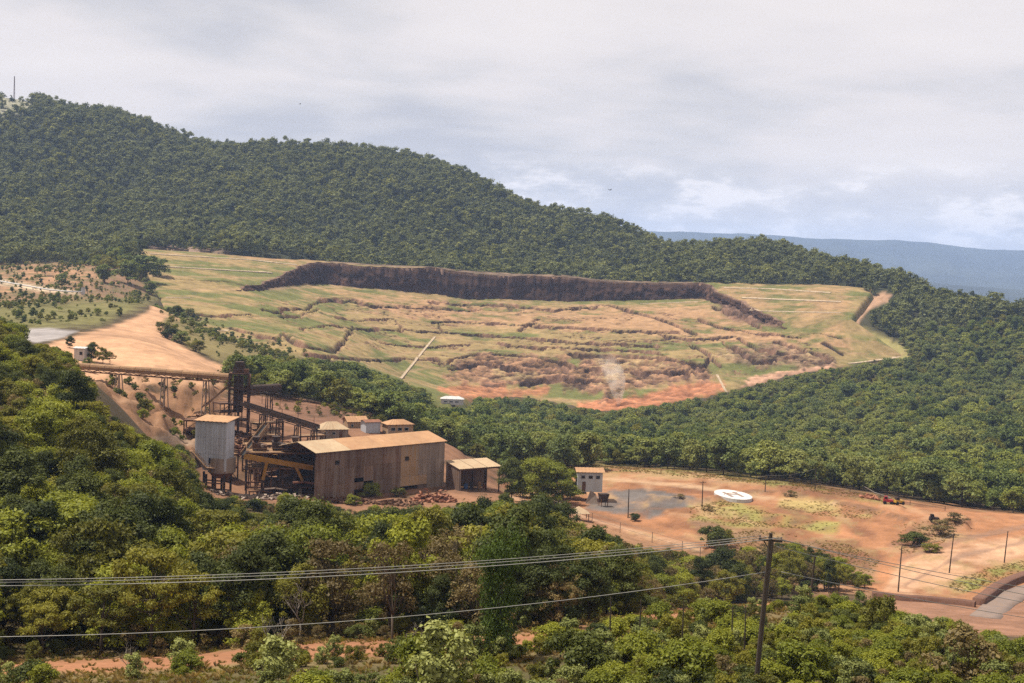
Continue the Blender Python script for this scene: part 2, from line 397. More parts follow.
for u, v, D, h in ((300, 371, 700, 8), (300, 352, 900, 6), (220, 362, 650, 8), (380, 385, 780, 8), (420, 400, 900, 8), (420, 430, 640, 9), (480, 440, 640, 9), (350, 395, 600, 7), (450, 405, 980, 5), (480, 480, 500, 6)): gp(u, v, D, h)
# hill on the left
for u, v, D in ((-380, 60, 2200), (-200, 70, 2200), (0, 93, 2200), (25, 97, 2200), (60, 112, 2200), (100, 116, 2150), (135, 119, 2150), (180, 137, 2120), (250, 144, 2100), (330, 142, 2080), (400, 152, 2050), (440, 162, 2030), (470, 172, 2000), (510, 192, 1980),
                (560, 214, 1960), (620, 234, 1930), (660, 249, 1900), (682, 257, 1880)):
    gp(u, v, D, 0); gp(u, v, D * 1.13, 70); gz(u, D * 1.5, -90)
for u, v, D in ((-200, 160, 1800), (0, 175, 1800), (100, 185, 1780), (200, 205, 1770), (350, 205, 1770), (450, 225, 1760), (550, 248, 1740), (0, 220, 1550), (200, 232, 1560), (350, 250, 1600), (450, 258, 1620), (600, 266, 1640)):
    gp(u, v, D, 8)
# hill on the right
for u, v, D in ((700, 252, 1760), (730, 245, 1720), (760, 242, 1700), (790, 247, 1660), (830, 258, 1600), (870, 265, 1550), (900, 273, 1500), (960, 291, 1400), (1000, 299, 1340), (1030, 306, 1300), (1120, 330, 1180), (1300, 380, 1100)):
    gp(u, v, D, 8); gp(u, v, D * 1.12, 40); gz(u, D * 1.6, -150)
for u, v, D in ((760, 268, 1560), (820, 275, 1530), (870, 298, 1400), (860, 312, 1360), (900, 320, 1340), (905, 350, 1260), (980, 335, 1260), (1024, 385, 1130), (930, 300, 1390), (960, 365, 1190), (1150, 400, 1050)): gp(u, v, D, 0.5 if u < 908 and v > 280 else 7)
# valley floor
for u, v, D in ((500, 402, 1090), (560, 414, 1050), (600, 422, 950), (700, 402, 1080), (700, 440, 750), (760, 395, 1090), (800, 450, 720), (850, 372, 1180), (900, 470, 600), (900, 405, 1000), (1000, 430, 800), (1024, 410, 950), (1000, 490, 540), (530, 440, 720), (600, 448, 640), (1200, 470, 700), (1300, 440, 900)): gp(u, v, D, 8)
PADZ = -78.0
for u, v in ((560, 470), (600, 467), (680, 473), (760, 482), (830, 490), (880, 498), (950, 510), (1024, 520), (1130, 530), (1000, 560), (960, 590), (900, 592), (1024, 600), (860, 560), (800, 540), (730, 520), (650, 500), (600, 490), (560, 500), (620, 520), (680, 545), (740, 555), (540, 500), (900, 530), (1130, 590)):
    p = pixz(u, v, PADZ); G.append((p[0] / p[1], p[1], PADZ))
for u in (-380, 0, 512, 1024, 1400): gz(u, 4500, -150)
for u in (900, 1100, 1400): gz(u, 3000, -150)
G = np.array(G)
# the dam body, sunk, so the ground passes below it
dall = np.r_[dS, dF, dT]
sel = dall[:, 1] > 0
Gd = np.c_[dall[:, 0] / dall[:, 1], dall[:, 1], dall[:, 2] - 1.0]
Gall = np.r_[G, Gd]
def gq(a, y): return np.c_[a * 4.0, np.log(y) * 2.2]
rb_g = RBF(gq(Gall[:, 0], Gall[:, 1]), Gall[:, 2], 1.0, 2e-3)

NA, A0, A1 = 600, -0.60, 0.60
Y0, Y1, NY = 6.0, 4600.0, 860
av = np.linspace(A0, A1, NA); yv = np.exp(np.linspace(math.log(Y0), math.log(Y1), NY))
AA, YY = np.meshgrid(av, yv)
# RBF on a coarse fan, then upsampled
ca, cy = np.linspace(A0, A1, 200), np.linspace(math.log(Y0), math.log(Y1), 290)
CA, CY = np.meshgrid(ca, cy)
CZ = blur(rb_g(np.c_[CA.ravel() * 4.0, CY.ravel() * 2.2]).reshape(CA.shape), 1)
def bil(Z, a, ly, alo, ahi, llo, lhi):
    fa = np.clip((a - alo) / (ahi - alo) * (Z.shape[1] - 1), 0, Z.shape[1] - 1.001); fl = np.clip((ly - llo) / (lhi - llo) * (Z.shape[0] - 1), 0, Z.shape[0] - 1.001)
    i, j = fa.astype(int), fl.astype(int); s, t = fa - i, fl - j
    return (Z[j, i] * (1 - s) + Z[j, i + 1] * s) * (1 - t) + (Z[j + 1, i] * (1 - s) + Z[j + 1, i + 1] * s) * t
LY0, LY1 = math.log(Y0), math.log(Y1)
ZZ = bil(CZ, AA, np.log(YY), A0, A1, LY0, LY1)
XX = AA * YY
PAD_POLY = [(500, 480), (545, 470), (600, 464), (680, 470), (760, 480), (830, 487), (880, 496), (950, 507), (1060, 518), (1060, 612), (960, 603), (930, 600), (885, 596), (830, 582), (760, 562), (700, 552), (650, 540), (560, 514), (505, 500)]
PLANT_POLY = [(186, 410), (215, 398), (250, 394), (330, 404), (410, 424), (450, 440), (512, 478), (512, 502), (440, 507), (330, 522), (250, 512), (200, 492)]
DAM_POLY = [(132, 247), (230, 253), (320, 259), (430, 264), (560, 272), (700, 279), (845, 284), (872, 292), (852, 318), (905, 356), (860, 364), (800, 373), (760, 383), (715, 394), (650, 406), (600, 411), (560, 403), (520, 396), (450, 398), (400, 380), (350, 362), (300, 356), (240, 356), (195, 352), (175, 325), (160, 300), (148, 275)]
UU, VV = proj(XX, YY, ZZ)
inpad = sstep(-4, 14, sdist(UU, VV, PAD_POLY)) * (YY > 290) * (YY < 600)
ZZ = ZZ * (1 - 0.75 * inpad) + (PADZ + 0.6 * fbm(XX / 30, YY / 30, 3, 3)) * 0.75 * inpad
amp = 0.35 + YY * 0.0011
calm = 1 - 0.85 * inpad
calm = calm * (1 - 0.75 * sstep(-5, 10, sdist(UU, VV, PLANT_POLY)) * (YY > 370) * (YY < 560))
ZZ = ZZ + amp * fbm(XX / (6 + YY * 0.035), YY / (6 + YY * 0.035), 5, 21, 0.55) * calm
hill_rel = sstep(1500, 1800, YY)
ZZ = ZZ + hill_rel * (9.0 * fbm(XX / 110, YY / 110, 3, 77) + 20.0 * fbm(XX / 150 + YY / 500, YY / 420, 3, 78)) * (1 - 0.6 * sstep(1950, 2150, YY))
bank_poly = [(88, 402), (98, 378), (150, 374), (188, 372), (216, 385), (216, 442), (190, 452), (150, 442), (108, 425)]
bm_ = sstep(-4, 8, sdist(UU, VV, bank_poly)) * (YY > 395) * (YY < 545)
ZZ = ZZ + bm_ * (5.5 * fbm(XX / 10, YY / 24, 4, 31) + 2.6 * np.abs(fbm(XX / 3.5, YY / 14, 3, 32)))
for ln_, hb_ in (([(640, 497), (700, 500), (760, 490), (830, 499), (880, 511), (905, 520)], 1.0), ([(740, 515), (790, 522), (838, 530)], -1.0), ([(690, 478), (760, 486), (830, 494), (900, 508)], 0.9), ([(910, 530), (940, 521), (965, 524)], 2.6), ([(700, 549), (640, 533), (560, 510)], 0.7), ([(720, 512), (770, 516), (830, 517)], 0.8)):
    kk = (YY > 300) & (YY < 560); dd_ = seg_dist(UU[kk], VV[kk], ln_) + 1.5 * fbm(XX[kk] / 8, YY[kk] / 8, 3, 36)
    ZZ[kk] += hb_ * (1 - sstep(0.6, 4.0 if hb_ < 2 else 9.0, dd_))
def ground(x, y):
    x, y = np.asarray(x, float), np.asarray(y, float)
    return bil(ZZ, x / y, np.log(y), A0, A1, LY0, LY1)
def gpt(u, v, lo=20.0, hi=3500.0):
    """the point where the ray through a pixel meets the ground"""
    ys = np.exp(np.linspace(math.log(lo), math.log(hi), 1500)); p = np.array([pix(u, v, y) for y in (1.0,)])[0]
    X, Z = p[0] * ys, p[2] * ys
    k = np.argmax(Z < ground(X, ys)); return Vector((X[k], ys[k], float(ground(X[k], ys[k]))))

# ---- ground cover colours (albedo of soil, grass, litter)
C_LITTER, C_DIRT, C_RED, C_TAN = (0.085, 0.060, 0.030), (0.36, 0.165, 0.078), (0.33, 0.145, 0.075), (0.47, 0.275, 0.15)
STRIP = [(-60, 676), (0, 671), (100, 667), (200, 660), (300, 651), (400, 647), (500, 643), (560, 638), (650, 620), (720, 609), (800, 598), (870, 592), (960, 604)]
# (polygon, nearest depth, farthest depth, colour, edge softness px, raggedness px, patchiness)
ZONES = [
    (PAD_POLY, 290, 620, C_DIRT, 4, 5, 0.0),
    ([(505, 500), (560, 512), (640, 535), (700, 552), (760, 566), (830, 584), (890, 597), (880, 604), (800, 592), (700, 565), (640, 552), (560, 530)], 290, 480, (0.30, 0.16, 0.085), 4, 5, 0.2),
    ([(590, 462), (640, 463), (730, 474), (800, 483), (900, 500), (890, 504), (760, 484), (690, 478), (640, 473), (590, 470)], 420, 620, (0.22, 0.19, 0.06), 3, 3, 0.4),
    ([(595, 497), (612, 492), (645, 487), (668, 492), (700, 499), (715, 503), (690, 507), (650, 515), (610, 512), (588, 507)], 380, 520, (0.15, 0.125, 0.11), 2, 6, 0.15),
    ([(690, 508), (720, 500), (770, 512), (800, 520), (840, 524), (835, 532), (780, 528), (720, 526), (690, 520)], 380, 520, (0.29, 0.25, 0.075), 4, 6, 0.45),
    ([(780, 500), (830, 502), (880, 512), (870, 520), (820, 516), (780, 508)], 380, 520, (0.36, 0.26, 0.10), 4, 6, 0.4),
    ([(700, 535), (760, 530), (850, 545), (880, 560), (870, 580), (800, 575), (740, 560)], 320, 450, (0.23, 0.14, 0.075), 5, 8, 0.3),
    ([(905, 525), (955, 517), (965, 524), (940, 545), (905, 555), (890, 545)], 340, 480, (0.22, 0.11, 0.065), 5, 7, 0.3),
    ([(885, 590), (900, 565), (950, 545), (1040, 535), (1040, 552), (985, 568), (948, 585), (925, 600)], 300, 460, (0.46, 0.27, 0.16), 4, 4, 0.1),
    ([(950, 596), (948, 584), (985, 569), (1040, 556), (1040, 574), (1000, 580), (970, 592)], 300, 420, (0.20, 0.19, 0.05), 3, 4, 0.25),
    ([(868, 597), (980, 604), (1060, 598), (1060, 640), (960, 632), (870, 616)], 150, 335, (0.27, 0.14, 0.085), 4, 6, 0.0),
    ([(395, 380), (440, 390), (475, 394), (480, 414), (425, 413), (400, 394)], 820, 1120, (0.27, 0.155, 0.085), 3, 4, 0.1),
    (PLANT_POLY, 355, 570, (0.245, 0.125, 0.07), 4, 5, 0.1),
    ([(250, 396), (330, 406), (410, 424), (400, 432), (330, 425), (262, 420)], 440, 580, (0.22, 0.115, 0.07), 4, 4, 0.1),
    ([(88, 402), (98, 376), (150, 368), (192, 368), (225, 385), (225, 442), (190, 454), (150, 444), (108, 425)], 390, 560, (0.27, 0.14, 0.072), 3, 6, 0.05),
    ([(150, 437), (172, 431), (200, 436), (200, 446), (160, 446)], 390, 470, (0.27, 0.18, 0.12), 2, 3, 0.0),
    ([(-400, 262), (0, 262), (60, 256), (140, 262), (158, 298), (100, 326), (0, 330), (-400, 330)], 560, 1330, (0.165, 0.145, 0.050), 5, 6, 0.0),
    ([(-300, 262), (0, 264), (60, 258), (140, 264), (150, 296), (60, 300), (-300, 305)], 820, 1330, (0.23, 0.135, 0.075), 5, 12, 0.25),
    ([(158, 312), (200, 318), (300, 345), (310, 362), (215, 362), (185, 345), (165, 332)], 540, 1120, (0.20, 0.155, 0.06), 4, 6, 0.0),
    ([(0, 275), (40, 270), (90, 262), (100, 275), (60, 285), (0, 292)], 900, 1330, (0.34, 0.19, 0.10), 4, 10, 0.45),
    ([(0, 279), (40, 286), (80, 292), (80, 295), (40, 291), (0, 285)], 900, 1330, (0.50, 0.38, 0.25), 2, 1, 0.0),
    ([(40, 366), (48, 344), (75, 335), (112, 326), (148, 313), (154, 300), (158, 297), (168, 303), (176, 308), (172, 314), (160, 322), (166, 332), (182, 346), (205, 358), (222, 366), (222, 385), (95, 385)], 470, 1050, (0.50, 0.285, 0.16), 2.5, 2.5, 0.0),
    ([(26, 329), (48, 328), (78, 331), (62, 338), (36, 343), (22, 340)], 500, 800, (0.34, 0.30, 0.28), 1.5, 1, 0.0),
    ([(165, 306), (190, 316), (178, 322), (163, 313)], 800, 1100, (0.40, 0.26, 0.13), 2, 2, 0.0),
    ([(866, 300), (884, 292), (893, 295), (888, 301), (870, 309), (861, 318), (858, 326), (866, 332), (890, 340), (907, 354), (904, 359), (894, 355), (880, 344), (852, 332), (848, 322), (852, 312)], 1100, 1480, (0.42, 0.25, 0.15), 1.5, 2, 0.0),
    ([(855, 325), (905, 345), (920, 360), (905, 368), (860, 362)], 1100, 1400, (0.26, 0.22, 0.08), 3, 4, 0.2),
    ([(150, 243), (200, 247), (230, 252), (200, 254), (150, 250)], 1330, 1600, (0.30, 0.20, 0.14), 2, 3, 0.3),
    ([(-30, 92), (5, 82), (36, 96), (30, 112), (-30, 122)], 1990, 2300, (0.30, 0.28, 0.19), 4, 4, 0.1),
    ([(700, 535), (690, 520), (715, 523), (740, 532)], 380, 450, (0.25, 0.14, 0.08), 3, 4, 0.2),
]
xr, yr, zr = XX.ravel(), YY.ravel(), ZZ.ravel()
U, V = proj(xr, yr, zr)
n_big, n_mid, n_fin = fbm(xr / 60, yr / 60, 4, 5), fbm(xr / 14, yr / 14, 4, 6), fbm(xr / 4, yr / 4, 3, 7)
Col = np.empty((len(xr), 3)); Col[:] = C_LITTER
Col *= (1 + 0.35 * n_mid + 0.25 * n_fin)[:, None]
far = sstep(900, 1600, yr)[:, None]
Col = Col * (1 - far) + np.array((0.045, 0.05, 0.022)) * far
near = (1 - sstep(100, 190, yr))[:, None] * (0.5 + 0.5 * np.clip(n_mid, -1, 1))[:, None]
Col = Col * (1 - near) + np.array((0.10, 0.088, 0.034)) * near
# the bare firebreak along the foot of the wood
sdp = seg_dist(U, V, STRIP)
sm = (1 - sstep(4, 11, sdp + 5 * n_mid + 3 * n_fin)) * (yr > 90) * (yr < 280)
Col = Col * (1 - sm[:, None]) + np.array((0.36, 0.165, 0.085)) * (1 + 0.25 * n_mid)[:, None] * sm[:, None]
gm = (1 - sstep(6, 22, sdp + 9 * n_big)) * (yr > 80) * (yr < 280) * (1 - sm) * 0.7
Col = Col * (1 - gm[:, None]) + np.array((0.27, 0.19, 0.085)) * gm[:, None]
for poly, d0, d1, c, w, rag, patch in ZONES:
    ok = (yr > d0) & (yr < d1)
    idx = np.nonzero(ok)[0]
    us, vs = np.array(poly)[:, 0], np.array(poly)[:, 1]
    idx = idx[(U[idx] > us.min() - 25) & (U[idx] < us.max() + 25) & (V[idx] > vs.min() - 25) & (V[idx] < vs.max() + 25)]
    s = sdist(U[idx], V[idx], poly) + rag * (0.7 * n_mid[idx] + 0.5 * n_fin[idx])
    mk = sstep(-w, w, s)
    if patch: mk = mk * sstep(patch - 0.5, patch + 0.15, 0.8 * n_mid[idx] + 0.5 * n_fin[idx] + 0.35)
    tone = (1 + 0.22 * n_big[idx] + 0.30 * n_mid[idx] + 0.2 * n_fin[idx])[:, None]
    Col[idx] = Col[idx] * (1 - mk[:, None]) + np.array(c) * tone * mk[:, None]
bk_ = (yr > 390) & (yr < 560) & inside(U, V, [(88, 402), (98, 376), (150, 366), (225, 366), (225, 442), (190, 454), (150, 444), (108, 425)])
w1 = fbm(xr[bk_] / 8, zr[bk_] / 3 + yr[bk_] / 30, 5, 211, 0.65)
for q_, c_, a_ in ((sstep(0.0, 0.4, w1), (0.12, 0.065, 0.035), 0.75), (sstep(0.1, 0.45, -w1), (0.36, 0.21, 0.12), 0.6)):
    q_ = (q_ * a_)[:, None]; Col[bk_] = Col[bk_] * (1 - q_) + np.array(c_) * q_
pk_ = (yr > 290) & (yr < 620) & inside(U, V, PAD_POLY)
w1 = fbm(xr[pk_] / 22, yr[pk_] / 34, 5, 201, 0.6); w2 = fbm(xr[pk_] / 7, yr[pk_] / 12, 4, 202, 0.6)
for q_, c_, a_ in ((sstep(0.05, 0.45, w1 + 0.5 * w2), (0.19, 0.085, 0.045), 0.8), (sstep(0.05, 0.5, -w1 + 0.6 * w2), (0.45, 0.255, 0.14), 0.75), (sstep(0.15, 0.5, w2 - 0.4 * w1), (0.30, 0.22, 0.09), 0.45)):
    q_ = (q_ * a_)[:, None]; Col[pk_] = Col[pk_] * (1 - q_) + np.array(c_) * q_
# wheel ruts and darker lines on the pad
for line, wd, c in (([(640, 497), (700, 500), (760, 490), (830, 499), (880, 511), (905, 520)], 1.6, (0.17, 0.10, 0.06)), ([(740, 515), (790, 522), (838, 530)], 1.8, (0.16, 0.10, 0.06)),
                    ([(600, 478), (690, 486), (760, 497), (840, 505)], 1.3, (0.52, 0.34, 0.20)), ([(900, 560), (960, 540), (1030, 525)], 2.0, (0.27, 0.155, 0.10)), ([(905, 585), (960, 556), (1030, 541)], 2.0, (0.26, 0.155, 0.105)),
                    ([(700, 549), (640, 533), (560, 510), (510, 497)], 2.0, (0.50, 0.31, 0.19)), ([(690, 540), (640, 527), (580, 510)], 1.5, (0.25, 0.13, 0.07))):
    ok = (yr > 290) & (yr < 600)
    dd = seg_dist(U[ok], V[ok], line) + 2.2 * n_mid[ok]
    mk = (1 - sstep(wd * 0.5, wd * 1.6, dd))[:, None] * 0.7
    Col[ok] = Col[ok] * (1 - mk) + np.array(c) * mk
Col = np.clip(Col, 0.004, 0.9)
ZT = ZZ.copy()
du, dv = proj(XX, YY, ZZ)
damm = sstep(0, 6, sdist(du, dv, DAM_POLY)) * (YY > 960) * (YY < 1458)
# keep the sheet under the dam body
zd = rb_lo(np.c_[XX.ravel(), YY.ravel()][(damm > 0).ravel()] * SC)
tmp = ZT.ravel(); k_ = (damm > 0).ravel(); tmp[k_] = np.minimum(tmp[k_], zd - 9.0 * damm.ravel()[k_]); ZT = tmp.reshape(ZT.shape)
ids = np.arange(NY * NA).reshape(NY, NA)
Fq = np.stack([ids[:-1, :-1], ids[:-1, 1:], ids[1:, 1:], ids[1:, :-1]], -1).reshape(-1, 4)
o = link(bpy.data.objects.new('terrain', mesh_np('terrain', np.c_[xr, yr, ZT.ravel()], Fq, M['terrain'], True, Col)))
tag(o, kind='structure')
HOR = np.maximum.accumulate(ZT / YY, axis=0)
def horizon_before(x, y): return bil(HOR, np.asarray(x) / np.asarray(y), np.log(np.asarray(y) * 0.985), A0, A1, LY0, LY1)

# far plain and the blue range on the horizon
nx, ny = 90, 60
gx, gy = np.meshgrid(np.linspace(-1, 1, nx), np.linspace(0, 1, ny))
py_ = 3200 + gy ** 1.6 * 36000; px_ = gx * (2600 + gy * 26000)
pz_ = -185 + 14 * fbm(px_ / 900, py_ / 900, 3, 51)
pc = np.empty((nx * ny, 3)); pc[:] = (0.10, 0.12, 0.06); pc *= (1 + 0.5 * fbm(px_ / 500, py_ / 500, 3, 52)).ravel()[:, None]
ids2 = np.arange(nx * ny).reshape(ny, nx)
F2 = np.stack([ids2[:-1, :-1], ids2[:-1, 1:], ids2[1:, 1:], ids2[1:, :-1]], -1).reshape(-1, 4)
tag(link(bpy.data.objects.new('plain', mesh_np('plain', np.c_[px_.ravel(), py_.ravel(), pz_.ravel()], F2, M['terrain'], True, pc))), kind='structure')
def mountain_range(name, D, prof, depth, seed, rough):
    us = np.linspace(-500, 1500, 420); pu, pv = zip(*prof)
    crest = np.interp(us, pu, pv)
    hgt = np.array([pix(u, v, D)[2] for u, v in zip(us, crest)]) + rough * fbm(us / 60, us * 0, 5, seed)
    rows = 34; Vs = []
    for r in range(rows):
        t = r / (rows - 1); f = math.sin(min(1, t * 1.25) * math.pi / 2) if t < 0.8 else 1 - (t - 0.8) * 1.2
        yy = D - depth + t * depth * 1.25; xx = (us - 512) / F * yy
        gul = 1 - 0.55 * (0.5 + 0.5 * fbm(us / 26 + t * 1.2, np.full_like(us, t * 2.0), 4, seed + 3)) * math.sin(min(1, t * 1.25) * math.pi)
        Vs.append(np.c_[xx, np.full_like(us, yy), -190 + (hgt + 190) * f * gul])
    Vs = np.concatenate(Vs); n = len(us)
    ii = np.arange(rows * n).reshape(rows, n); Fm = np.stack([ii[:-1, :-1], ii[:-1, 1:], ii[1:, 1:], ii[1:, :-1]], -1).reshape(-1, 4)
    cc = np.empty((len(Vs), 3)); cc[:] = (0.05, 0.055, 0.04); cc *= (1 + 0.4 * fbm(Vs[:, 0] / 400, Vs[:, 1] / 400, 4, seed + 5))[:, None]
    tag(link(bpy.data.objects.new(name, mesh_np(name, Vs, Fm, M['terrain'], True, cc))), kind='structure')
mountain_range('mountain_range', 13000, [(-500, 205), (0, 212), (300, 222), (560, 229), (640, 230), (690, 231), (740, 233), (780, 236), (810, 238), (850, 239), (890, 239), (920, 241), (960, 247), (985, 249), (1010, 248), (1060, 250), (1500, 262)], 4200, 61, 22)
mountain_range('foothills', 7600, [(-500, 262), (0, 262), (500, 262), (760, 268), (880, 274), (940, 283), (985, 287), (1024, 290), (1100, 292), (1500, 300)], 1500, 71, 8)

# ================================================================== DAM
SCARP_PX = [(235, 291, 1225), (248, 288, 1250), (262, 284, 1275), (276, 279, 1310), (290, 273, 1345), (303, 266, 1390), (312, 263, 1415), (324, 263, 1428), (334, 264, 1436), (342, 265, 1436), (350, 265, 1432), (380, 266, 1438), (430, 268, 1440), (480, 271, 1444), (520, 273, 1447), (560, 276, 1449), (600, 278, 1450), (650, 281, 1450), (700, 284, 1449), (708, 284, 1444),
            (714, 288, 1425), (724, 293, 1405), (740, 302, 1383), (752, 309, 1362), (762, 314, 1344), (776, 322, 1322), (790, 329, 1300)]
sc = np.array([pix(*p) for p in SCARP_PX])
# dense ragged polyline of the head scarp in plan
seg = np.r_[0, np.cumsum(np.hypot(np.diff(sc[:, 0]), np.diff(sc[:, 1])))]
sl = np.arange(0, seg[-1], 1.3)
sx = np.interp(sl, seg, sc[:, 0]); sy = np.interp(sl, seg, sc[:, 1])
for k in range(3): sx = np.convolve(np.pad(sx, 3, 'edge'), np.ones(7) / 7, 'valid'); sy = np.convolve(np.pad(sy, 3, 'edge'), np.ones(7) / 7, 'valid')
tx, ty = np.gradient(sx), np.gradient(sy); tl = np.hypot(tx, ty); nxv, nyv = -ty / tl, tx / tl       # towards the crest side
rag = 4.0 * fbm(sl / 30, sl * 0, 4, 91) + 4.0 * fbm(sl / 9, sl * 0, 4, 92, 0.65)
sx, sy = sx + nxv * rag, sy + nyv * rag
DX0, DX1, DY0, DY1, ST = -430.0, 420.0, 965.0, 1640.0, 1.3
gxv, gyv = np.arange(DX0, DX1, ST), np.arange(DY0, DY1, ST)
GX, GY = np.meshgrid(gxv, gyv)
cxv, cyv = np.arange(DX0, DX1 + 8, 8.0), np.arange(DY0, DY1 + 8, 8.0)
CX, CYm = np.meshgrid(cxv, cyv)
def up2(rb):
    Z = rb(np.c_[CX.ravel(), CYm.ravel()] * SC).reshape(CX.shape)
    return bil(Z, GX, GY, cxv[0], cxv[-1], cyv[0], cyv[-1])
ZU, ZL = up2(rb_up), up2(rb_lo)
poly_up = list(zip(sx[::4], sy[::4])) + [(sx[-1] + 25, sy[-1] - 70), (700, 1100), (900, 1900), (-900, 1900), (-700, 900), (sx[0] - 30, sy[0] - 70)]
upm = inside(GX.ravel(), GY.ravel(), poly_up).reshape(GX.shape)
dsc = seg_dist(GX.ravel(), GY.ravel(), list(zip(sx[::3], sy[::3]))).reshape(GX.shape)
ends = np.minimum(np.hypot(GX - sx[0], GY - sy[0]), np.hypot(GX - sx[-1], GY - sy[-1]))
DZ = np.where(upm, ZU, np.minimum(ZL, ZU - 0.5))
w_low = sstep(0, 60, np.where(upm, 0, dsc)); DZ = np.where(upm, DZ, DZ * (1 - w_low) + ZL * w_low)
# bottom of the slope: gentle fan of fallen soil against the scarp
DZ = np.where(~upm, DZ + 5.0 * np.exp(-(dsc / 9.0)) * sstep(20, 90, ends), DZ)
DU, DV = proj(GX.ravel(), GY.ravel(), DZ.ravel())
gxr, gyr = GX.ravel(), GY.ravel()
n1, n2, n3 = fbm(gxr / 45, gyr / 30, 4, 101), fbm(gxr / 12, gyr / 9, 4, 102), fbm(gxr / 4, gyr / 3, 3, 103)
lowz = (~upm).ravel()
def dmask(poly, w=4, rg=5): return sstep(-w, w, sdist(DU, DV, poly) + rg * (0.6 * n2 + 0.5 * n3))
# cracks: dark open fissures with a raised lower lip
CRACKS = [([(280, 310), (304, 311), (321, 301), (349, 300), (376, 307), (430, 309), (480, 311)], 1.2), ([(278, 316), (300, 318), (318, 310)], 1.0), ([(262, 310), (282, 313)], 0.8),
          ([(229, 329), (255, 336), (277, 340), (286, 333)], 1.0), ([(286, 336), (294, 343), (305, 347), (315, 348), (335, 352), (344, 343), (352, 329)], 1.9), ([(304, 356), (369, 361), (404, 360), (438, 361)], 1.0),
          ([(430, 303), (500, 306), (559, 311), (610, 306), (639, 314), (665, 322), (697, 335)], 1.0), ([(520, 331), (530, 325), (539, 319)], 1.2), ([(449, 363), (470, 356), (494, 355), (536, 358), (572, 368)], 1.3),
          ([(568, 355), (610, 358), (655, 359), (704, 367), (711, 356)], 1.4), ([(713, 308), (735, 316), (760, 327)], 1.2), ([(798, 334), (820, 334), (841, 339)], 1.0), ([(724, 344), (740, 353), (754, 364), (777, 362)], 1.4),
          ([(774, 344), (797, 349), (821, 358), (830, 362)], 1.6), ([(824, 344), (841, 354)], 1.2), ([(300, 330), (330, 326), (352, 329)], 0.7), ([(352, 329), (395, 331), (440, 333), (500, 337), (580, 344), (660, 347)], 0.8),
          ([(430, 322), (500, 325), (590, 330), (680, 334)], 0.7), ([(640, 332), (690, 341), (735, 338)], 0.8), ([(500, 345), (540, 349), (600, 350), (660, 354)], 0.8), ([(449, 369), (480, 366), (520, 372)], 1.4),
          ([(396, 322), (402, 329), (398, 334)], 0.7), ([(436, 322), (444, 335)], 0.6), ([(700, 320), (720, 328), (760, 335), (800, 338)], 0.9), ([(180, 281), (230, 282), (258, 290)], 0.6), ([(188, 314), (220, 318), (250, 315)], 0.7),
          ([(520, 385), (560, 380), (600, 384)], 1.3), ([(585, 372), (640, 376), (690, 374)], 1.3), ([(690, 345), (705, 352), (720, 366)], 1.0), ([(740, 340), (760, 352), (790, 356)], 1.2), ([(335, 318), (360, 322), (392, 320)], 0.7), ([(380, 344), (420, 348), (470, 346)], 0.6)]
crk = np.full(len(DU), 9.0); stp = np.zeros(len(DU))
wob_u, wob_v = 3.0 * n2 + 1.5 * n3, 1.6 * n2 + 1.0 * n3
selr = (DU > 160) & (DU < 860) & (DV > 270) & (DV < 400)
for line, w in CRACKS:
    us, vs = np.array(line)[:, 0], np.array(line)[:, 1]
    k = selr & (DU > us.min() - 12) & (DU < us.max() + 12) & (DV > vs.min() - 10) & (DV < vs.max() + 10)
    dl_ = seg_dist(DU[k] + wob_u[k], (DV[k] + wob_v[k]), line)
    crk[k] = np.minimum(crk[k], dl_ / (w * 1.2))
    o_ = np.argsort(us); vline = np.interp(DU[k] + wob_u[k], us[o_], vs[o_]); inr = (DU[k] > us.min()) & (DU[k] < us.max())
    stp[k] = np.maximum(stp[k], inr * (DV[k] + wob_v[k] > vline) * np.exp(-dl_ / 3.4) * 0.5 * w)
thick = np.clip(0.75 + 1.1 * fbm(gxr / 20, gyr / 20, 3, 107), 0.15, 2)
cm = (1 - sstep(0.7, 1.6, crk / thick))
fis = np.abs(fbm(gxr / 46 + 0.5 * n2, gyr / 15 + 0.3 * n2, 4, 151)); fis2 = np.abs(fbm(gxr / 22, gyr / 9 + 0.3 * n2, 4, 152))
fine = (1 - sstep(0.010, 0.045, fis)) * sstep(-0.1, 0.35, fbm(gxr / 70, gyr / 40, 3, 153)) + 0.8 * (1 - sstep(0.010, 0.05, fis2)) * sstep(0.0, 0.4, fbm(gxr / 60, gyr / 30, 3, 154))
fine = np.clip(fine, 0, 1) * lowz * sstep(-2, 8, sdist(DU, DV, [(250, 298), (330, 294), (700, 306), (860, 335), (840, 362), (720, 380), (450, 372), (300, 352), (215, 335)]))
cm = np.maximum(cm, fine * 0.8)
RUB_DARK = [(447, 370), (470, 358), (494, 355), (540, 360), (565, 357), (610, 361), (660, 362), (707, 364), (716, 379), (675, 383), (640, 392), (606, 399), (565, 393), (556, 381), (520, 386), (470, 383), (449, 382)]
RUB_R = [(724, 344), (745, 346), (777, 345), (800, 350), (832, 362), (800, 368), (765, 372), (740, 372), (728, 360)]
SLUMP_R = [(716, 298), (726, 303), (747, 307), (770, 315), (800, 325), (782, 329), (756, 324), (738, 322), (722, 314)]
ORANGE = [(436, 384), (470, 383), (520, 386), (556, 384), (548, 396), (500, 401), (436, 396)]
ORANGE2 = [(575, 400), (606, 399), (640, 393), (676, 384), (724, 380), (726, 392), (700, 399), (655, 404), (623, 414), (575, 412)]
PINK = [(748, 379), (770, 373), (800, 369), (830, 362), (836, 367), (800, 376), (760, 386), (740, 390)]
rag_ = 10 * fbm(gxr / 9, gyr / 30, 4, 113, 0.6) + 7 * n1
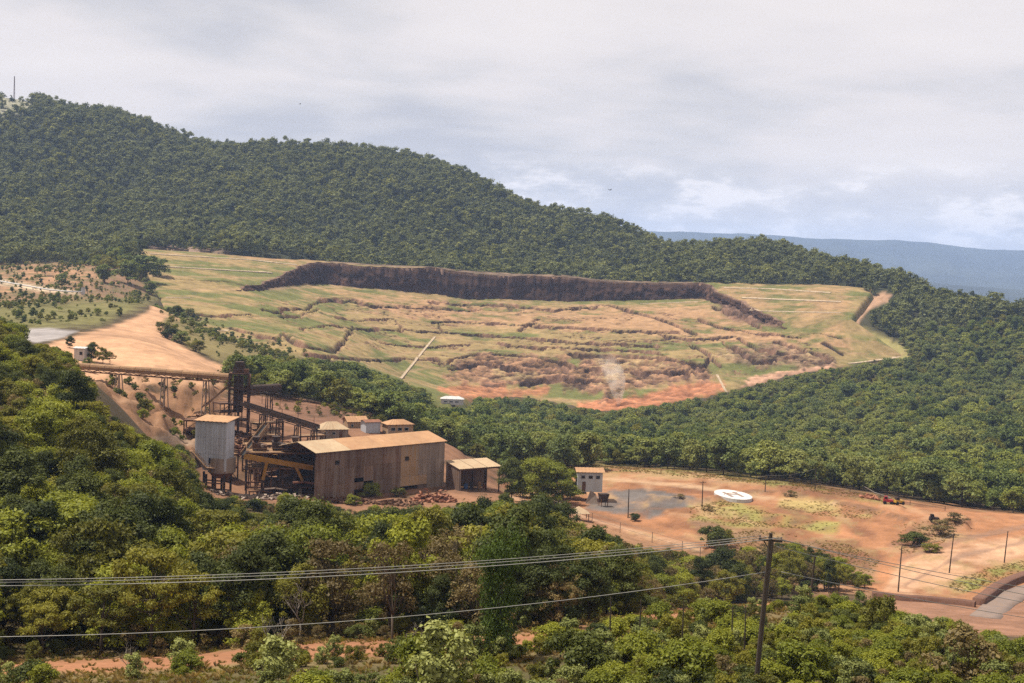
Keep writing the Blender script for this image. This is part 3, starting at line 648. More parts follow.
rd, rr, rs = sstep(-4, 4, sdist(DU, DV, RUB_DARK) + rag_), sstep(-4, 4, sdist(DU, DV, RUB_R) + rag_) * 0.9, dmask(SLUMP_R, 3, 3) * lowz
ro, ro2, rp = sstep(-3, 3, sdist(DU, DV, ORANGE) + 0.6 * rag_ - 1), sstep(-3, 3, sdist(DU, DV, ORANGE2) + 0.5 * rag_), dmask(PINK, 2, 4)
strip_n = 1 - 3.2 * np.abs(fbm(gxr / 15 + 0.5 * n2, gyr / 7 + 0.4 * n2, 4, 111, 0.6))
blk_n = 1 - 3.0 * np.abs(fbm(gxr / 6, gyr / 5 + 0.4 * n2, 3, 112, 0.6))
rough_h = np.clip(rd + rr + rs, 0, 1)
DZr = DZ.ravel() + 0.7 * n1 + 0.25 * n2 - 3.4 * cm * lowz - 0.8 * cm - stp * lowz
DZr += 1.0 * (1 - sstep(1.0, 3.2, crk)) * sstep(0.8, 1.4, crk) * 1.2
DZr += rough_h * (1.5 * strip_n + 0.6 * blk_n + 0.5 * n3 + 0.6 * n2) + (ro + ro2 + rp) * (1.1 * n3 + 0.9 * n2)
# colours
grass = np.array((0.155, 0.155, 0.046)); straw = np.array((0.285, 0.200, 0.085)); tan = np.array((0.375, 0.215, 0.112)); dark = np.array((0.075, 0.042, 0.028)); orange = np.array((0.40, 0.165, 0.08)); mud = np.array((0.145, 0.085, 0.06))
DC = np.empty((len(DU), 3)); DC[:] = grass
s1 = sstep(-0.35, 0.22, n1 + 0.7 * fbm(gxr / 90, gyr / 14, 4, 121) + 0.35 * n2)[:, None]
DC = DC * (1 - s1) + straw * s1
TAN1 = [(360, 300), (480, 306), (560, 308), (700, 306), (740, 322), (770, 334), (850, 340), (850, 350), (780, 346), (700, 338), (600, 331), (520, 326), (440, 322), (380, 316)]
TAN2 = [(720, 288), (848, 289), (850, 296), (842, 330), (800, 332), (770, 312), (730, 298)]
TAN3 = [(300, 300), (330, 290), (480, 303), (480, 308), (380, 305), (330, 305)]
TAN4 = [(230, 254), (320, 259), (312, 263), (285, 264), (230, 259)]
for pl, a in ((TAN1, 0.85), (TAN2, 0.6), (TAN3, 0.6), (TAN4, 0.8)):
    mk = (dmask(pl, 5, 8) * a * sstep(-0.6, 0.2, n1 + 0.6 * n2 + 0.2))[:, None]; DC = DC * (1 - mk) + tan * mk
# bench lines running along the face
bn = np.abs(((DZr + 0.5 * n2 + 200) / 9.5) % 1.0 - 0.5)
mk = (sstep(0.40, 0.48, bn) * sstep(-0.5, 0.3, n2 + 0.2) * 0.55)[:, None]; DC = DC * (1 - mk) + np.array((0.36, 0.225, 0.12)) * mk
def over(mk, c, v=0.25):
    global DC
    mk = np.clip(mk, 0, 1)[:, None]; DC = DC * (1 - mk) + np.asarray(c) * (1 + v * (n3 + n2))[:, None] * mk
over(ro * 0.9, orange, 0.35); over(ro2, orange, 0.3); over(rp, (0.47, 0.27, 0.17))
over(rd * 0.75, (0.33, 0.165, 0.095), 0.5); over(rr * 0.7, (0.25, 0.15, 0.10), 0.5)
over((rd + rr) * sstep(0.1, 0.5, n1 + 0.5 * n2) * 0.6, (0.24, 0.20, 0.085), 0.4)
over((rd + rr) * sstep(0.40, -0.05, strip_n) * 0.92, dark * 0.8, 0.4); over((rd + rr) * sstep(0.1, -0.3, blk_n) * 0.7, dark, 0.4); over(rs * 0.95, dark * 1.25, 0.4)
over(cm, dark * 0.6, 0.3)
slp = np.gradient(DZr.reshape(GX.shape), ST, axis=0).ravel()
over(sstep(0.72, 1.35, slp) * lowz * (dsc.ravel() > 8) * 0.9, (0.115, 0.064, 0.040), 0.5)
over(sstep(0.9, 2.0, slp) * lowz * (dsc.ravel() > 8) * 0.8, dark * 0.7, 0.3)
over(sstep(0.30, 0.62, slp) * lowz * sstep(-0.2, 0.3, n2) * 0.45, (0.30, 0.165, 0.10), 0.3)
talus = np.exp(-dsc.ravel() / 7.0) * lowz * sstep(-0.3, 0.3, n2) * sstep(15, 60, ends.ravel())
over(talus * 0.9, (0.24, 0.145, 0.10), 0.3)
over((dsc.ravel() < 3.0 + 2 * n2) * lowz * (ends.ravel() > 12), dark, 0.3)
over((~lowz) * sstep(1440, 1450, gyr + 4 * n2) * 0.95 * (DU > 325) * (DU < 705), (0.15, 0.10, 0.065), 0.3)
over((~lowz) * (dsc.ravel() < 3.2 + 2 * n2) * (ends.ravel() > 12), (0.19, 0.115, 0.075), 0.3)
DC = np.clip(DC * (1 + 0.30 * n3 + 0.22 * n2 + 0.12 * n1)[:, None], 0.004, 0.9)
sdm = sdist(DU, DV, DAM_POLY)
backm = (gyr > 1430) & (DV < 300) & (DU > 300) & (DU < 880)
keep = (((sdm > -4) | backm) & (gyr < 1465 + 2 * n2)).reshape(GX.shape)
skirt = 1 - sstep(-4, 1.5, sdm)
DZr = DZr - 10.0 * skirt * (~backm)
DAMZ = DZr.reshape(GX.shape)
di = np.arange(GX.size).reshape(GX.shape)
kf = keep[:-1, :-1] & keep[:-1, 1:] & keep[1:, 1:] & keep[1:, :-1]
FD = np.stack([di[:-1, :-1], di[:-1, 1:], di[1:, 1:], di[1:, :-1]], -1)[kf]
used = np.unique(FD); remap = np.full(GX.size, -1); remap[used] = np.arange(len(used))
dam = thing('tailings_dam', 'slumped earth dam with cracked grassy face and a long dark scarp below its crest', 'dam', (0, 1250, -110))
def dchild(name, me):
    o = link(bpy.data.objects.new(name, me), dam); o.location = (0, -1250, 110); return o
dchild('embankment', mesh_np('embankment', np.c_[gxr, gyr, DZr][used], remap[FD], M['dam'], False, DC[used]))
def damz(x, y): return bil(DAMZ, np.asarray(x, float), np.asarray(y, float), gxv[0], gxv[-1], gyv[0], gyv[-1])
# the broken face itself, gullied
s_in_x, s_in_y = sx - nxv * 3.0, sy - nyv * 3.0
topz = bil(ZU, sx + nxv * 1.0, sy + nyv * 1.0, gxv[0], gxv[-1], gyv[0], gyv[-1]) + 0.4
botz = damz(sx - nxv * 9.0, sy - nyv * 9.0) - 1.5
hh = np.maximum(topz - botz, 0.3)
rows = 30; SV, SCc = [], []
for r in range(rows):
    t = r / (rows - 1)
    gull = 5.2 * np.abs(fbm(sl / 11 + t * 0.5, np.full_like(sl, t * 1.1), 4, 131)) + 1.6 * fbm(sl / 3.2, np.full_like(sl, t * 5), 3, 133) + 2.2 * fbm(sl / 30, np.full_like(sl, t * 2), 3, 134)
    off = (1 - t) * np.minimum(hh * 0.36, 9.0) * (0.75 + 0.5 * fbm(sl / 40, sl * 0, 3, 135)) - 0.5 + gull * math.sin(math.pi * min(1, 0.08 + t * 0.92)) * np.minimum(1, hh / 10)
    SV.append(np.c_[sx - nxv * off, sy - nyv * off, botz + hh * t + (0.6 * fbm(sl / 5, sl * 0, 3, 136) if r == rows - 1 else 0)])
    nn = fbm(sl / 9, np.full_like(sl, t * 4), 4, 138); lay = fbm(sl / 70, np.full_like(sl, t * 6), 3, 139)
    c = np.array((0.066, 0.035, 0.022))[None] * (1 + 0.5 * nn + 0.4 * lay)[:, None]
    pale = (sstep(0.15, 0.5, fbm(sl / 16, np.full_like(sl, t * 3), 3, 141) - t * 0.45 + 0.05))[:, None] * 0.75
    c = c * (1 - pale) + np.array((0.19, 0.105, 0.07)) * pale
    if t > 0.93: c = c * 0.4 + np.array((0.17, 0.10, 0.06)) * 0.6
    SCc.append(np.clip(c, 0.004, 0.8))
n = len(sl); ii = np.arange(rows * n).reshape(rows, n)
FS = np.stack([ii[:-1, :-1], ii[:-1, 1:], ii[1:, 1:], ii[1:, :-1]], -1).reshape(-1, 4)
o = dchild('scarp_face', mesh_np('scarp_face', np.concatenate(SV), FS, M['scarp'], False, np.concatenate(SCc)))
o['label'] = 'dark raw soil face of the broken crest'
# concrete drainage ditches: pale raised kerbs following the face
def dray(u, v):
    p = pix(u, v, 1.0); ys = np.arange(980, 1600, 0.5); z = damz(p[0] * ys, ys)
    hit = p[2] * ys < z; k = np.argmax(hit); return p[0] * ys[k], ys[k]
DITCH = [[(150, 254), (200, 257), (250, 260), (297, 265)], [(168, 267), (220, 270), (272, 273)], [(724, 288), (770, 289), (831, 293)], [(742, 298), (790, 300), (841, 302)], [(401, 379), (413, 364), (425, 349), (435, 337)],
         [(191, 332), (210, 331), (229, 331)], [(717, 375), (727, 394)], [(640, 304), (670, 303), (698, 302)], [(848, 364), (875, 361), (902, 358)], [(166, 298), (190, 298)],
         [(750, 311), (790, 312), (841, 313)]]
for line in DITCH:
    pts = []
    for (u0, v0), (u1, v1) in zip(line, line[1:]):
        k = max(2, int(math.hypot(u1 - u0, v1 - v0) / 3))
        for j in range(k): pts.append(dray(u0 + (u1 - u0) * j / k, v0 + (v1 - v0) * j / k))
    pts.append(dray(*line[-1]))
    pts = np.array(pts); tx_, ty_ = np.gradient(pts[:, 0]), np.gradient(pts[:, 1]); q = np.hypot(tx_, ty_) + 1e-6
    hw_ = 2.0 if DITCH.index(line) < 4 else 0.95
    wx, wy = -ty_ / q * hw_, tx_ / q * hw_
    rows_ = []
    for s, dz in ((-1, -0.6), (-1, 0.16), (-0.7, 0.2), (-0.55, 0.08), (0.55, 0.08), (0.7, 0.2), (1, 0.16), (1, -0.6)):
        x_, y_ = pts[:, 0] + wx * s, pts[:, 1] + wy * s
        rows_.append(np.c_[x_, y_, np.maximum(damz(pts[:, 0], pts[:, 1]), damz(x_, y_)) + dz + 0.25])
    m_, k_ = len(rows_), len(pts); ii = np.arange(m_ * k_).reshape(m_, k_)
    FS = np.stack([ii[:-1, :-1], ii[:-1, 1:], ii[1:, 1:], ii[1:, :-1]], -1).reshape(-1, 4)
    dchild('drainage_ditch', mesh_np('drainage_ditch', np.concatenate(rows_), FS, M['ditch']))

# ================================================================== VEGETATION
def leaf_cloud(rng, lobes, per_lobe, s, jit=0.35, up_bias=0.35, elong=0.6, droop=0.0):
    """small rhombic leaf sprays spread through the shells of many lobes: (cx,cy,cz,rx,rz)"""
    C_, N_ = [], []
    for (cx, cy, cz, rx, rz_) in lobes:
        n = max(4, int(per_lobe * (rx * rx)))
        d = rng.normal(size=(n, 3)); d /= np.linalg.norm(d, axis=1)[:, None]
        d[:, 2] = np.where(d[:, 2] < -0.5, -d[:, 2], d[:, 2])
        r = (0.30 + 0.62 * rng.random(n) ** 0.7 + 0.28 * np.abs(rng.normal(size=n)))[:, None]
        k3 = 0.65 + 0.7 * rng.random(3)
        C_.append(np.array((cx, cy, cz)) + d * r * np.array((rx, rx, rz_)) * k3 + rng.normal(size=(n, 3)) * 0.12 * rx); N_.append(d)
    C_, N_ = np.concatenate(C_), np.concatenate(N_); n = len(C_)
    nr = N_ + rng.normal(size=(n, 3)) * jit * 1.6 + np.array((0, 0, up_bias)); nr /= np.linalg.norm(nr, axis=1)[:, None]
    t = rng.normal(size=(n, 3)); t -= (t * nr).sum(1)[:, None] * nr; t /= np.linalg.norm(t, axis=1)[:, None]
    t[:, 2] -= droop; b = np.cross(nr, t)
    sz = s * (0.5 + 1.0 * rng.random(n) ** 1.5)[:, None]
    fold = nr * sz * 0.22
    V_ = np.stack([C_ - t * sz, C_ + b * sz * elong - fold, C_ + t * sz, C_ - b * sz * elong - fold], 1).reshape(-1, 3)
    return V_, np.arange(4 * n).reshape(n, 4)
def crown_lobes(rng, n, R_, H0, H1, r0, r1, top=1.0, flat=1.0):
    out = []
    for i in range(n):
        a = rng.random() * 6.283; zz = rng.random() ** 0.8
        prof = math.sqrt(max(0.02, 1 - (abs(zz - 0.42) / 0.62) ** 2.2)) * top
        rad = R_ * prof * math.sqrt(rng.random()) * (0.75 + 0.5 * rng.random())
        r = r0 + (r1 - r0) * rng.random()
        out.append((rad * math.cos(a), rad * math.sin(a), H0 + (H1 - H0) * zz, r, r * flat))
    return out
def trunk_mesh(rng, H0, H1, lobes, r=0.16, nl=7, mat=None, stems=1):
    mb = MB()
    for s in range(stems):
        dx, dy = (rng.random(2) - 0.5) * (0.9 if stems == 1 else 1.6)
        ax, ay = (0, 0) if stems == 1 else tuple((rng.random(2) - 0.5) * 0.3)
        pts = [(ax, ay, -0.6), (ax + 0.25 * dx, ay + 0.25 * dy, H0 * 0.5), (ax + 0.6 * dx, ay + 0.6 * dy, H0), (ax + dx, ay + dy, H0 + (H1 - H0) * 0.6)]
        mb.tube(pts, [r * 1.25, r, r * 0.8, r * 0.3], 6)
        for L_ in [lobes[i] for i in rng.permutation(len(lobes))[:nl]]:
            z0 = H0 * (0.55 + 0.5 * rng.random()); k = z0 / H0
            p0 = Vector((ax + 0.6 * dx * k, ay + 0.6 * dy * k, z0)); p1 = Vector(L_[:3])
            if p1.z < z0: continue
            mid = p0.lerp(p1, 0.5) + Vector((0, 0, -0.15 * (p1 - p0).length))
            mb.tube([p0, mid, p1], [r * 0.5, r * 0.33, r * 0.12], 4)
    return mb.mesh('trunk', mat or M['bark'], True)
class Proto:
    def __init__(s, seed, leaf, n, R_, H0, H1, r0, r1, per, size, r=0.16, stems=1, flat=0.8, top=1.0, nl=7, desc='', elong=0.6, droop=0.0):
        rng = np.random.default_rng(seed)
        s.H, s.R, s.desc = H1 + r0 * 0.5, R_ + r0 * 0.7, desc
        lobes = crown_lobes(rng, n, R_, H0, H1, r0, r1, top, flat)
        V_, F_ = leaf_cloud(rng, lobes, per, size, elong=elong, droop=droop)
        s.crown = mesh_np('crown', V_, F_, leaf)
        s.trunk = trunk_mesh(rng, max(0.4, H0 * 1.02), H1, lobes, r, nl, None, stems)
    def joined(s, name):          # one mesh for mass planting
        oa = bpy.data.objects.new(name, s.crown.copy()); return oa
NEAR = [Proto(1, L['olive'], 46, 3.3, 2.6, 8.8, 0.45, 1.15, 470, 0.145, desc='olive green broadleaf tree'),
        Proto(2, L['bright'], 42, 3.0, 1.8, 7.8, 0.45, 1.1, 470, 0.15, desc='bright yellow-green broadleaf tree'),
        Proto(3, L['dark'], 46, 3.2, 2.2, 9.4, 0.5, 1.2, 440, 0.15, desc='dark green dense broadleaf tree'),
        Proto(4, L['olive'], 32, 3.8, 4.2, 8.2, 0.4, 0.95, 500, 0.145, flat=0.6, nl=12, desc='olive spreading open-crowned tree'),
        Proto(5, L['brown'], 34, 2.8, 2.0, 7.6, 0.4, 0.9, 260, 0.13, nl=14, desc='brownish half-bare thin tree'),
        Proto(6, L['bright'], 50, 3.5, 1.0, 7.4, 0.45, 1.15, 450, 0.15, desc='light green bushy tree'),
        Proto(7, L['dark'], 36, 2.4, 1.8, 10.2, 0.45, 1.0, 480, 0.14, desc='narrow dark green tree')]
MID = [Proto(21, L['valley'], 26, 3.5, 2.0, 8.2, 0.7, 1.5, 90, 0.36, desc='mid green forest tree'),
       Proto(22, L['valley_dark'], 26, 3.3, 2.0, 9.2, 0.7, 1.5, 90, 0.36, desc='dark green forest tree'),
       Proto(23, L['valley'], 22, 4.0, 3.2, 7.6, 0.7, 1.4, 90, 0.36, flat=0.6, desc='spreading mid green forest tree'),
       Proto(24, L['valley_dark'], 12, 2.1, 1.6, 8.2, 1.0, 1.5, 64, 0.34, desc='narrow dark green forest tree'),
       Proto(25, L['olive'], 24, 3.2, 1.6, 7.2, 0.65, 1.4, 90, 0.34, desc='yellowish green forest tree')]
FAR = [Proto(41 + i, L['hill'], 9, 3.0, 2.4, 7.6 + i, 1.2, 2.2, 13, 0.72, flat=0.75, desc='') for i in range(4)]
SHRUB = [Proto(61, L['bright'], 30, 1.35, 0.3, 1.9, 0.18, 0.48, 1500, 0.085, r=0.035, stems=3, desc='bright green leafy shrub'),
         Proto(62, L['olive'], 28, 1.2, 0.3, 2.4, 0.18, 0.45, 1500, 0.08, r=0.035, stems=3, desc='olive green upright shrub'),
         Proto(63, L['sage'], 26, 1.1, 0.3, 2.5, 0.18, 0.42, 1400, 0.09, r=0.035, stems=3, desc='pale grey-green shrub'),
         Proto(64, L['dark'], 30, 1.4, 0.25, 1.9, 0.2, 0.5, 1400, 0.085, r=0.04, stems=3, desc='dark green shrub'),
         Proto(65, L['brown'], 24, 1.1, 0.25, 1.8, 0.16, 0.4, 900, 0.075, r=0.03, stems=4, desc='brownish dry shrub')]

def kinds_place(proto, name, label, cat, group, loc, rz, sc_):
    r = thing(name, label, cat, loc, rz, group); r.scale = (sc_[0], sc_[0], sc_[1])
    c = link(bpy.data.objects.new('crown', proto.crown), r); t = link(bpy.data.objects.new('trunk', proto.trunk), r)
    return r
def gn_scatter(name, P, rot, scl, idx, protos):
    """one stuff object: a cloud of points on which tree meshes stand"""
    src = bpy.data.collections.new(name + '_source')
    for i, p in enumerate(protos):
        me = p.crown if hasattr(p, 'crown') else p
        src.objects.link(bpy.data.objects.new('%s_source_%02d' % (name, i), me))
    me = bpy.data.meshes.new(name); n = len(P)
    me.vertices.add(n); me.vertices.foreach_set('co', np.asarray(P, np.float32).ravel())
    for nm, ty_, arr in (('rot', 'FLOAT_VECTOR', np.c_[np.zeros(n), np.zeros(n), rot]), ('scl', 'FLOAT_VECTOR', scl)):
        a = me.attributes.new(nm, ty_, 'POINT'); a.data.foreach_set('vector', np.asarray(arr, np.float32).ravel())
    a = me.attributes.new('idx', 'INT', 'POINT'); a.data.foreach_set('value', np.asarray(idx, np.int32))
    o = link(bpy.data.objects.new(name, me)); o['kind'] = 'stuff'
    g = bpy.data.node_groups.new(name, 'GeometryNodeTree')
    g.interface.new_socket('Geometry', in_out='INPUT', socket_type='NodeSocketGeometry')
    g.interface.new_socket('Geometry', in_out='OUTPUT', socket_type='NodeSocketGeometry')
    gi, go = g.nodes.new('NodeGroupInput'), g.nodes.new('NodeGroupOutput')
    ci = g.nodes.new('GeometryNodeCollectionInfo'); ci.inputs['Collection'].default_value = src
    ci.inputs['Separate Children'].default_value = True; ci.inputs['Reset Children'].default_value = True
    ip = g.nodes.new('GeometryNodeInstanceOnPoints'); ip.inputs['Pick Instance'].default_value = True
    def na(nm, dt):
        x = g.nodes.new('GeometryNodeInputNamedAttribute'); x.data_type = dt; x.inputs['Name'].default_value = nm; return x.outputs[0]
    lk = g.links.new
    lk(gi.outputs[0], ip.inputs['Points']); lk(ci.outputs[0], ip.inputs['Instance'])
    lk(na('idx', 'INT'), ip.inputs['Instance Index']); lk(na('scl', 'FLOAT_VECTOR'), ip.inputs['Scale'])
    er = g.nodes.new('FunctionNodeEulerToRotation'); lk(na('rot', 'FLOAT_VECTOR'), er.inputs[0]); lk(er.outputs[0], ip.inputs['Rotation'])
    lk(ip.outputs[0], go.inputs[0])
    md = o.modifiers.new('scatter', 'NODES'); md.node_group = g
    return o

def jitter_grid(y0, y1, a0, a1, sp, seed):
    rng = np.random.default_rng(seed)
    xs = np.arange(min(a0 * y0, a0 * y1), max(a1 * y0, a1 * y1), sp); ys = np.arange(y0, y1, sp * 0.9)
    X, Y = np.meshgrid(xs, ys); X = X + (np.arange(len(ys)) % 2)[:, None] * sp * 0.5
    X = (X + (rng.random(X.shape) - 0.5) * sp * 0.85).ravel(); Y = (Y + (rng.random(Y.shape) - 0.5) * sp * 0.85).ravel()
    k = (X / Y > a0) & (X / Y < a1) & (Y > y0) & (Y < y1); return X[k], Y[k]
# open ground that stays in view: (polygon, nearest depth, farthest depth)
OPEN = [([(498, 478), (545, 470), (575, 476), (600, 464), (680, 470), (760, 480), (830, 486), (950, 506), (1040, 518), (1060, 612), (960, 596), (890, 590), (862, 572), (832, 552), (800, 543), (770, 543), (740, 548), (700, 556), (650, 546), (600, 532), (560, 516), (505, 500)], 325, 545),
        ([(186, 440), (190, 405), (225, 362), (250, 362), (262, 386), (330, 402), (420, 425), (458, 442), (512, 482), (512, 500), (480, 503), (440, 499), (400, 497), (330, 508), (300, 487), (250, 492), (205, 490), (196, 470)], 383, 470),
        (PLANT_POLY, 380, 545),
        ([(95, 405), (98, 376), (150, 366), (225, 366), (225, 400), (195, 440), (172, 446), (130, 430)], 415, 545),
        ([(75, 364), (72, 352), (48, 345), (20, 343), (30, 327), (80, 327), (110, 322), (150, 306), (154, 298), (170, 302), (180, 312), (168, 322), (180, 342), (210, 357), (225, 364), (225, 385), (90, 380)], 480, 1000),
        ([(-400, 266), (0, 266), (60, 262), (110, 272), (150, 285), (160, 300), (110, 322), (40, 328), (0, 318), (-400, 300)], 800, 1310),
        ([(434, 392), (470, 393), (470, 406), (434, 406)], 860, 1085),
        (DAM_POLY, 1000, 1452),
        ([(862, 300), (884, 290), (896, 294), (890, 302), (872, 309), (864, 322), (892, 338), (910, 354), (904, 361), (880, 350), (848, 332), (846, 320)], 1150, 1450)]
SHED_P = gpt(452, 403, 600)

OPEN[6] = ([(430, 368), (474, 370), (472, 409), (432, 408)], SHED_P.y - 40, SHED_P.y + 30)
def fits(X, Y, Z, H, Rr):
    """True where a tree keeps off open ground and does not stand in front of it"""
    u0, v0 = proj(X, Y, Z); u1, v1 = proj(X, Y, Z + H); rp = Rr / Y * F * 0.7
    ok = np.ones(len(X), bool)
    for poly, d0, d1 in OPEN:
        own = (Y >= d0 - 6) & (Y <= d1 + 5)
        ok &= ~(own & inside(u0, v0, poly))
        fr = (Y < d1)
        for du_ in (-1, 0, 1):
            hit = inside(u1 + du_ * rp, v1 - (0 if du_ == 0 else -0.25 * H / Y * F), poly)
            ok &= ~(fr & (~own | (v1 < v0 - 3)) & hit)
    return ok
def visible_share(items):
    """pixels that each crown shows, nearest first: (u, v, half width px, half height px, depth)"""
    buf = np.zeros((683, 1024), bool); out = np.zeros(len(items))
    for i in np.argsort(items[:, 4]):
        u, v, rw, rh, _ = items[i]
        a, b, c, d = int(max(0, u - rw)), int(min(1024, u + rw + 1)), int(max(0, v - rh)), int(min(683, v + rh + 1))
        if b <= a or d <= c: continue
        yy, xx = np.ogrid[c:d, a:b]
        e = ((xx - u) / max(rw, .6)) ** 2 + ((yy - v) / max(rh, .6)) ** 2 <= 1
        s = buf[c:d, a:b]; out[i] = np.count_nonzero(e & ~s); s |= e
    return out
def plant(y0, y1, a0, a1, sp, seed, protos, weights, smin, smax, dens=None, tries=((1.0, 1.0), (0.62, 0.55))):
    rng = np.random.default_rng(seed + 900)
    X, Y = jitter_grid(y0, y1, a0, a1, sp, seed)
    if dens is not None:
        k = rng.random(len(X)) < dens(X, Y); X, Y = X[k], Y[k]
    n = len(X); Z = ground(X, Y) - 0.15
    pn = fbm(X / 40, Y / 40, 3, seed); w = np.array(weights, float); w /= w.sum(); cw = np.cumsum(w)
    rk = rng.random(n) * 0.75 + (0.5 + 0.5 * np.clip(pn, -1, 1)) * 0.25
    rk = np.argsort(np.argsort(rk)) / n
    idx = np.minimum(np.searchsorted(cw, rk), len(protos) - 1)
    sc_ = smin + (smax - smin) * rng.random(n) ** 1.9; szx = sc_ * (0.85 + 0.35 * rng.random(n))
    Hp = np.array([p.H for p in protos])[idx]; Rp = np.array([p.R for p in protos])[idx]
    done = np.zeros(n, bool)
    for kh, kw in tries:
        k = ~done & fits(X, Y, Z, Hp * sc_ * kh, Rp * szx * kw)
        sc_[k] *= kh; szx[k] *= kw; done |= k
    k = done & ((Z + Hp * sc_) / Y > horizon_before(X, Y) - 0.004)
    return dict(x=X[k], y=Y[k], z=Z[k], i=idx[k], s=sc_[k], w=szx[k], H=(Hp * sc_)[k], R=(Rp * szx)[k], rot=rng.random(k.sum()) * 6.283)
def merge(*ds): return {k: np.concatenate([d[k] for d in ds]) for k in ds[0]}
def items_of(d, frac=0.38):
    u, v = proj(d['x'], d['y'], d['z'] + d['H'] * 0.62); s = F / d['y']
    return np.c_[u, v, d['R'] * s * 0.85, d['H'] * s * frac, d['y']]
def strip_clear(X, Y):
    u, v = proj(X, Y, ground(X, Y)); return seg_dist(u, v, STRIP)
def d_wood(X, Y):
    sdv = strip_clear(X, Y); u, v = proj(X, Y, ground(X, Y))
    k = ((sdv > 9) | (Y > 260)).astype(float)
    # the firebreak is the near edge of the wood
    vl = np.interp(u, [p[0] for p in STRIP], [p[1] for p in STRIP]); k *= (v < vl)
    k *= np.where((u > 660) & (Y < 330), 0.45, 1.0)
    k *= np.where(u > 880, 0.0, 1.0)
    return k
wood = plant(112, 430, -0.47, 0.30, 4.5, 301, NEAR, [5, 3.6, 3.0, 2.6, 3.2, 3.2, 1.4], 0.55, 1.35, d_wood, ((1, 1), (0.6, 0.6), (0.33, 0.45)))
kc = (np.abs(proj(wood['x'], wood['y'], wood['z'])[0] - 497) < 26) & (wood['y'] < 128)
wood = {k: v_[~kc] for k, v_ in wood.items()}
def d_all(X, Y): return np.ones(len(X))
def d_belt(X, Y):
    u, v = proj(X, Y, ground(X, Y)); pn_ = np.clip(0.85 + 0.55 * fbm(X / 38, Y / 38, 3, 88), 0.15, 1)
    pn_ = pn_ * np.where((u < 345) & (v < 385), 0.6, 1.0)
    return np.where(Y < 520, ((u > 440) | (u < 60)) * 1.0, 1.0) * pn_
valley = plant(470, 1290, -0.46, 0.47, 6.3, 302, MID, [5, 4, 3, 1.5, 2.4], 0.6, 1.6, d_belt, ((1, 1), (0.5, 0.6)))
def d_hill(X, Y):
    u, v = proj(X, Y, ground(X, Y))
    scr = inside(u, v, ZONES[27][0]) & (Y > 1990)
    return np.where(scr, 0.05, np.clip(0.9 + 0.5 * fbm(X / 30, Y / 30, 3, 89), 0.3, 1))
hill = plant(1290, 2330, -0.46, 0.47, 6.4, 303, FAR, [1, 1, 1, 1], 0.42, 1.75, d_hill, ((1, 1), (0.5, 0.6)))
# foreground shrubs
def d_fg(X, Y):
    u, v = proj(X, Y, ground(X, Y)); sdv = strip_clear(X, Y)
    vl = np.interp(u, [p[0] for p in STRIP], [p[1] for p in STRIP])
    k = (v > vl + 4) * np.where(sdv < 8, 0.1, 1.0)
    k = k * np.where(u < 260, 0.22, np.where(u < 560, 0.6, 0.9))
    u2, v2 = proj(X, Y, ground(X, Y) + 2.0); k = k * np.where(seg_dist(u2, v2, STRIP) < 9, np.where(u < 620, 0.06, 0.3), 1.0)
    return k
fg = plant(70, 160, -0.46, 0.47, 1.75, 304, SHRUB, [5, 3, 3, 2, 1.6], 0.4, 1.05, d_fg, ((1, 1), (0.6, 0.8)))
def d_edge(X, Y):       # scrub at the foot of the wood and on the slope to the yard
    u, v = proj(X, Y, ground(X, Y)); vl = np.interp(u, [p[0] for p in STRIP], [p[1] for p in STRIP])
    return (v < vl - 6) * np.where(u > 620, 0.5, np.where(Y < 135, 0.5, 0.12)) * (u < 900)
edge = plant(112, 330, -0.40, 0.30, 2.6, 305, SHRUB, [3, 3, 1.5, 3, 4], 0.7, 1.4, d_edge)
fgall = merge(fg, edge)
def d_field(X, Y):
    u, v = proj(X, Y, ground(X, Y)); nn = fbm(X / 26, Y / 26, 3, 45)
    return 0.10 + sstep(-0.2, 0.6, nn) * 0.55
def plant_free(y0, y1, a0, a1, sp, seed, poly, protos, weights, smin, smax, dens):
    rng = np.random.default_rng(seed + 900); X, Y = jitter_grid(y0, y1, a0, a1, sp, seed); Z = ground(X, Y) - 0.1; u, v = proj(X, Y, Z)
    k = inside(u, v, poly) & (rng.random(len(X)) < dens(X, Y)); X, Y, Z = X[k], Y[k], Z[k]; n = len(X)
    idx = rng.choice(len(protos), n, p=np.array(weights) / sum(weights)); s = smin + (smax - smin) * rng.random(n) ** 2
    return dict(x=X, y=Y, z=Z, i=idx, s=s, w=s, H=np.array([p.H for p in protos])[idx] * s, R=np.array([p.R for p in protos])[idx] * s, rot=rng.random(n) * 6.28)
scrub_b = plant_free(560, 1100, -0.26, -0.12, 4.2, 311, [(160, 312), (200, 320), (300, 347), (310, 360), (215, 360), (185, 345), (166, 332)], MID, [3, 3, 2, 1, 5], 0.16, 0.6, d_field)
scrub = plant_free(560, 1330, -0.46, -0.22, 5.0, 306, [(-300, 258), (0, 258), (140, 258), (158, 296), (105, 325), (0, 328), (-300, 328)], MID, [3, 3, 2, 1, 5], 0.16, 0.55, d_field)

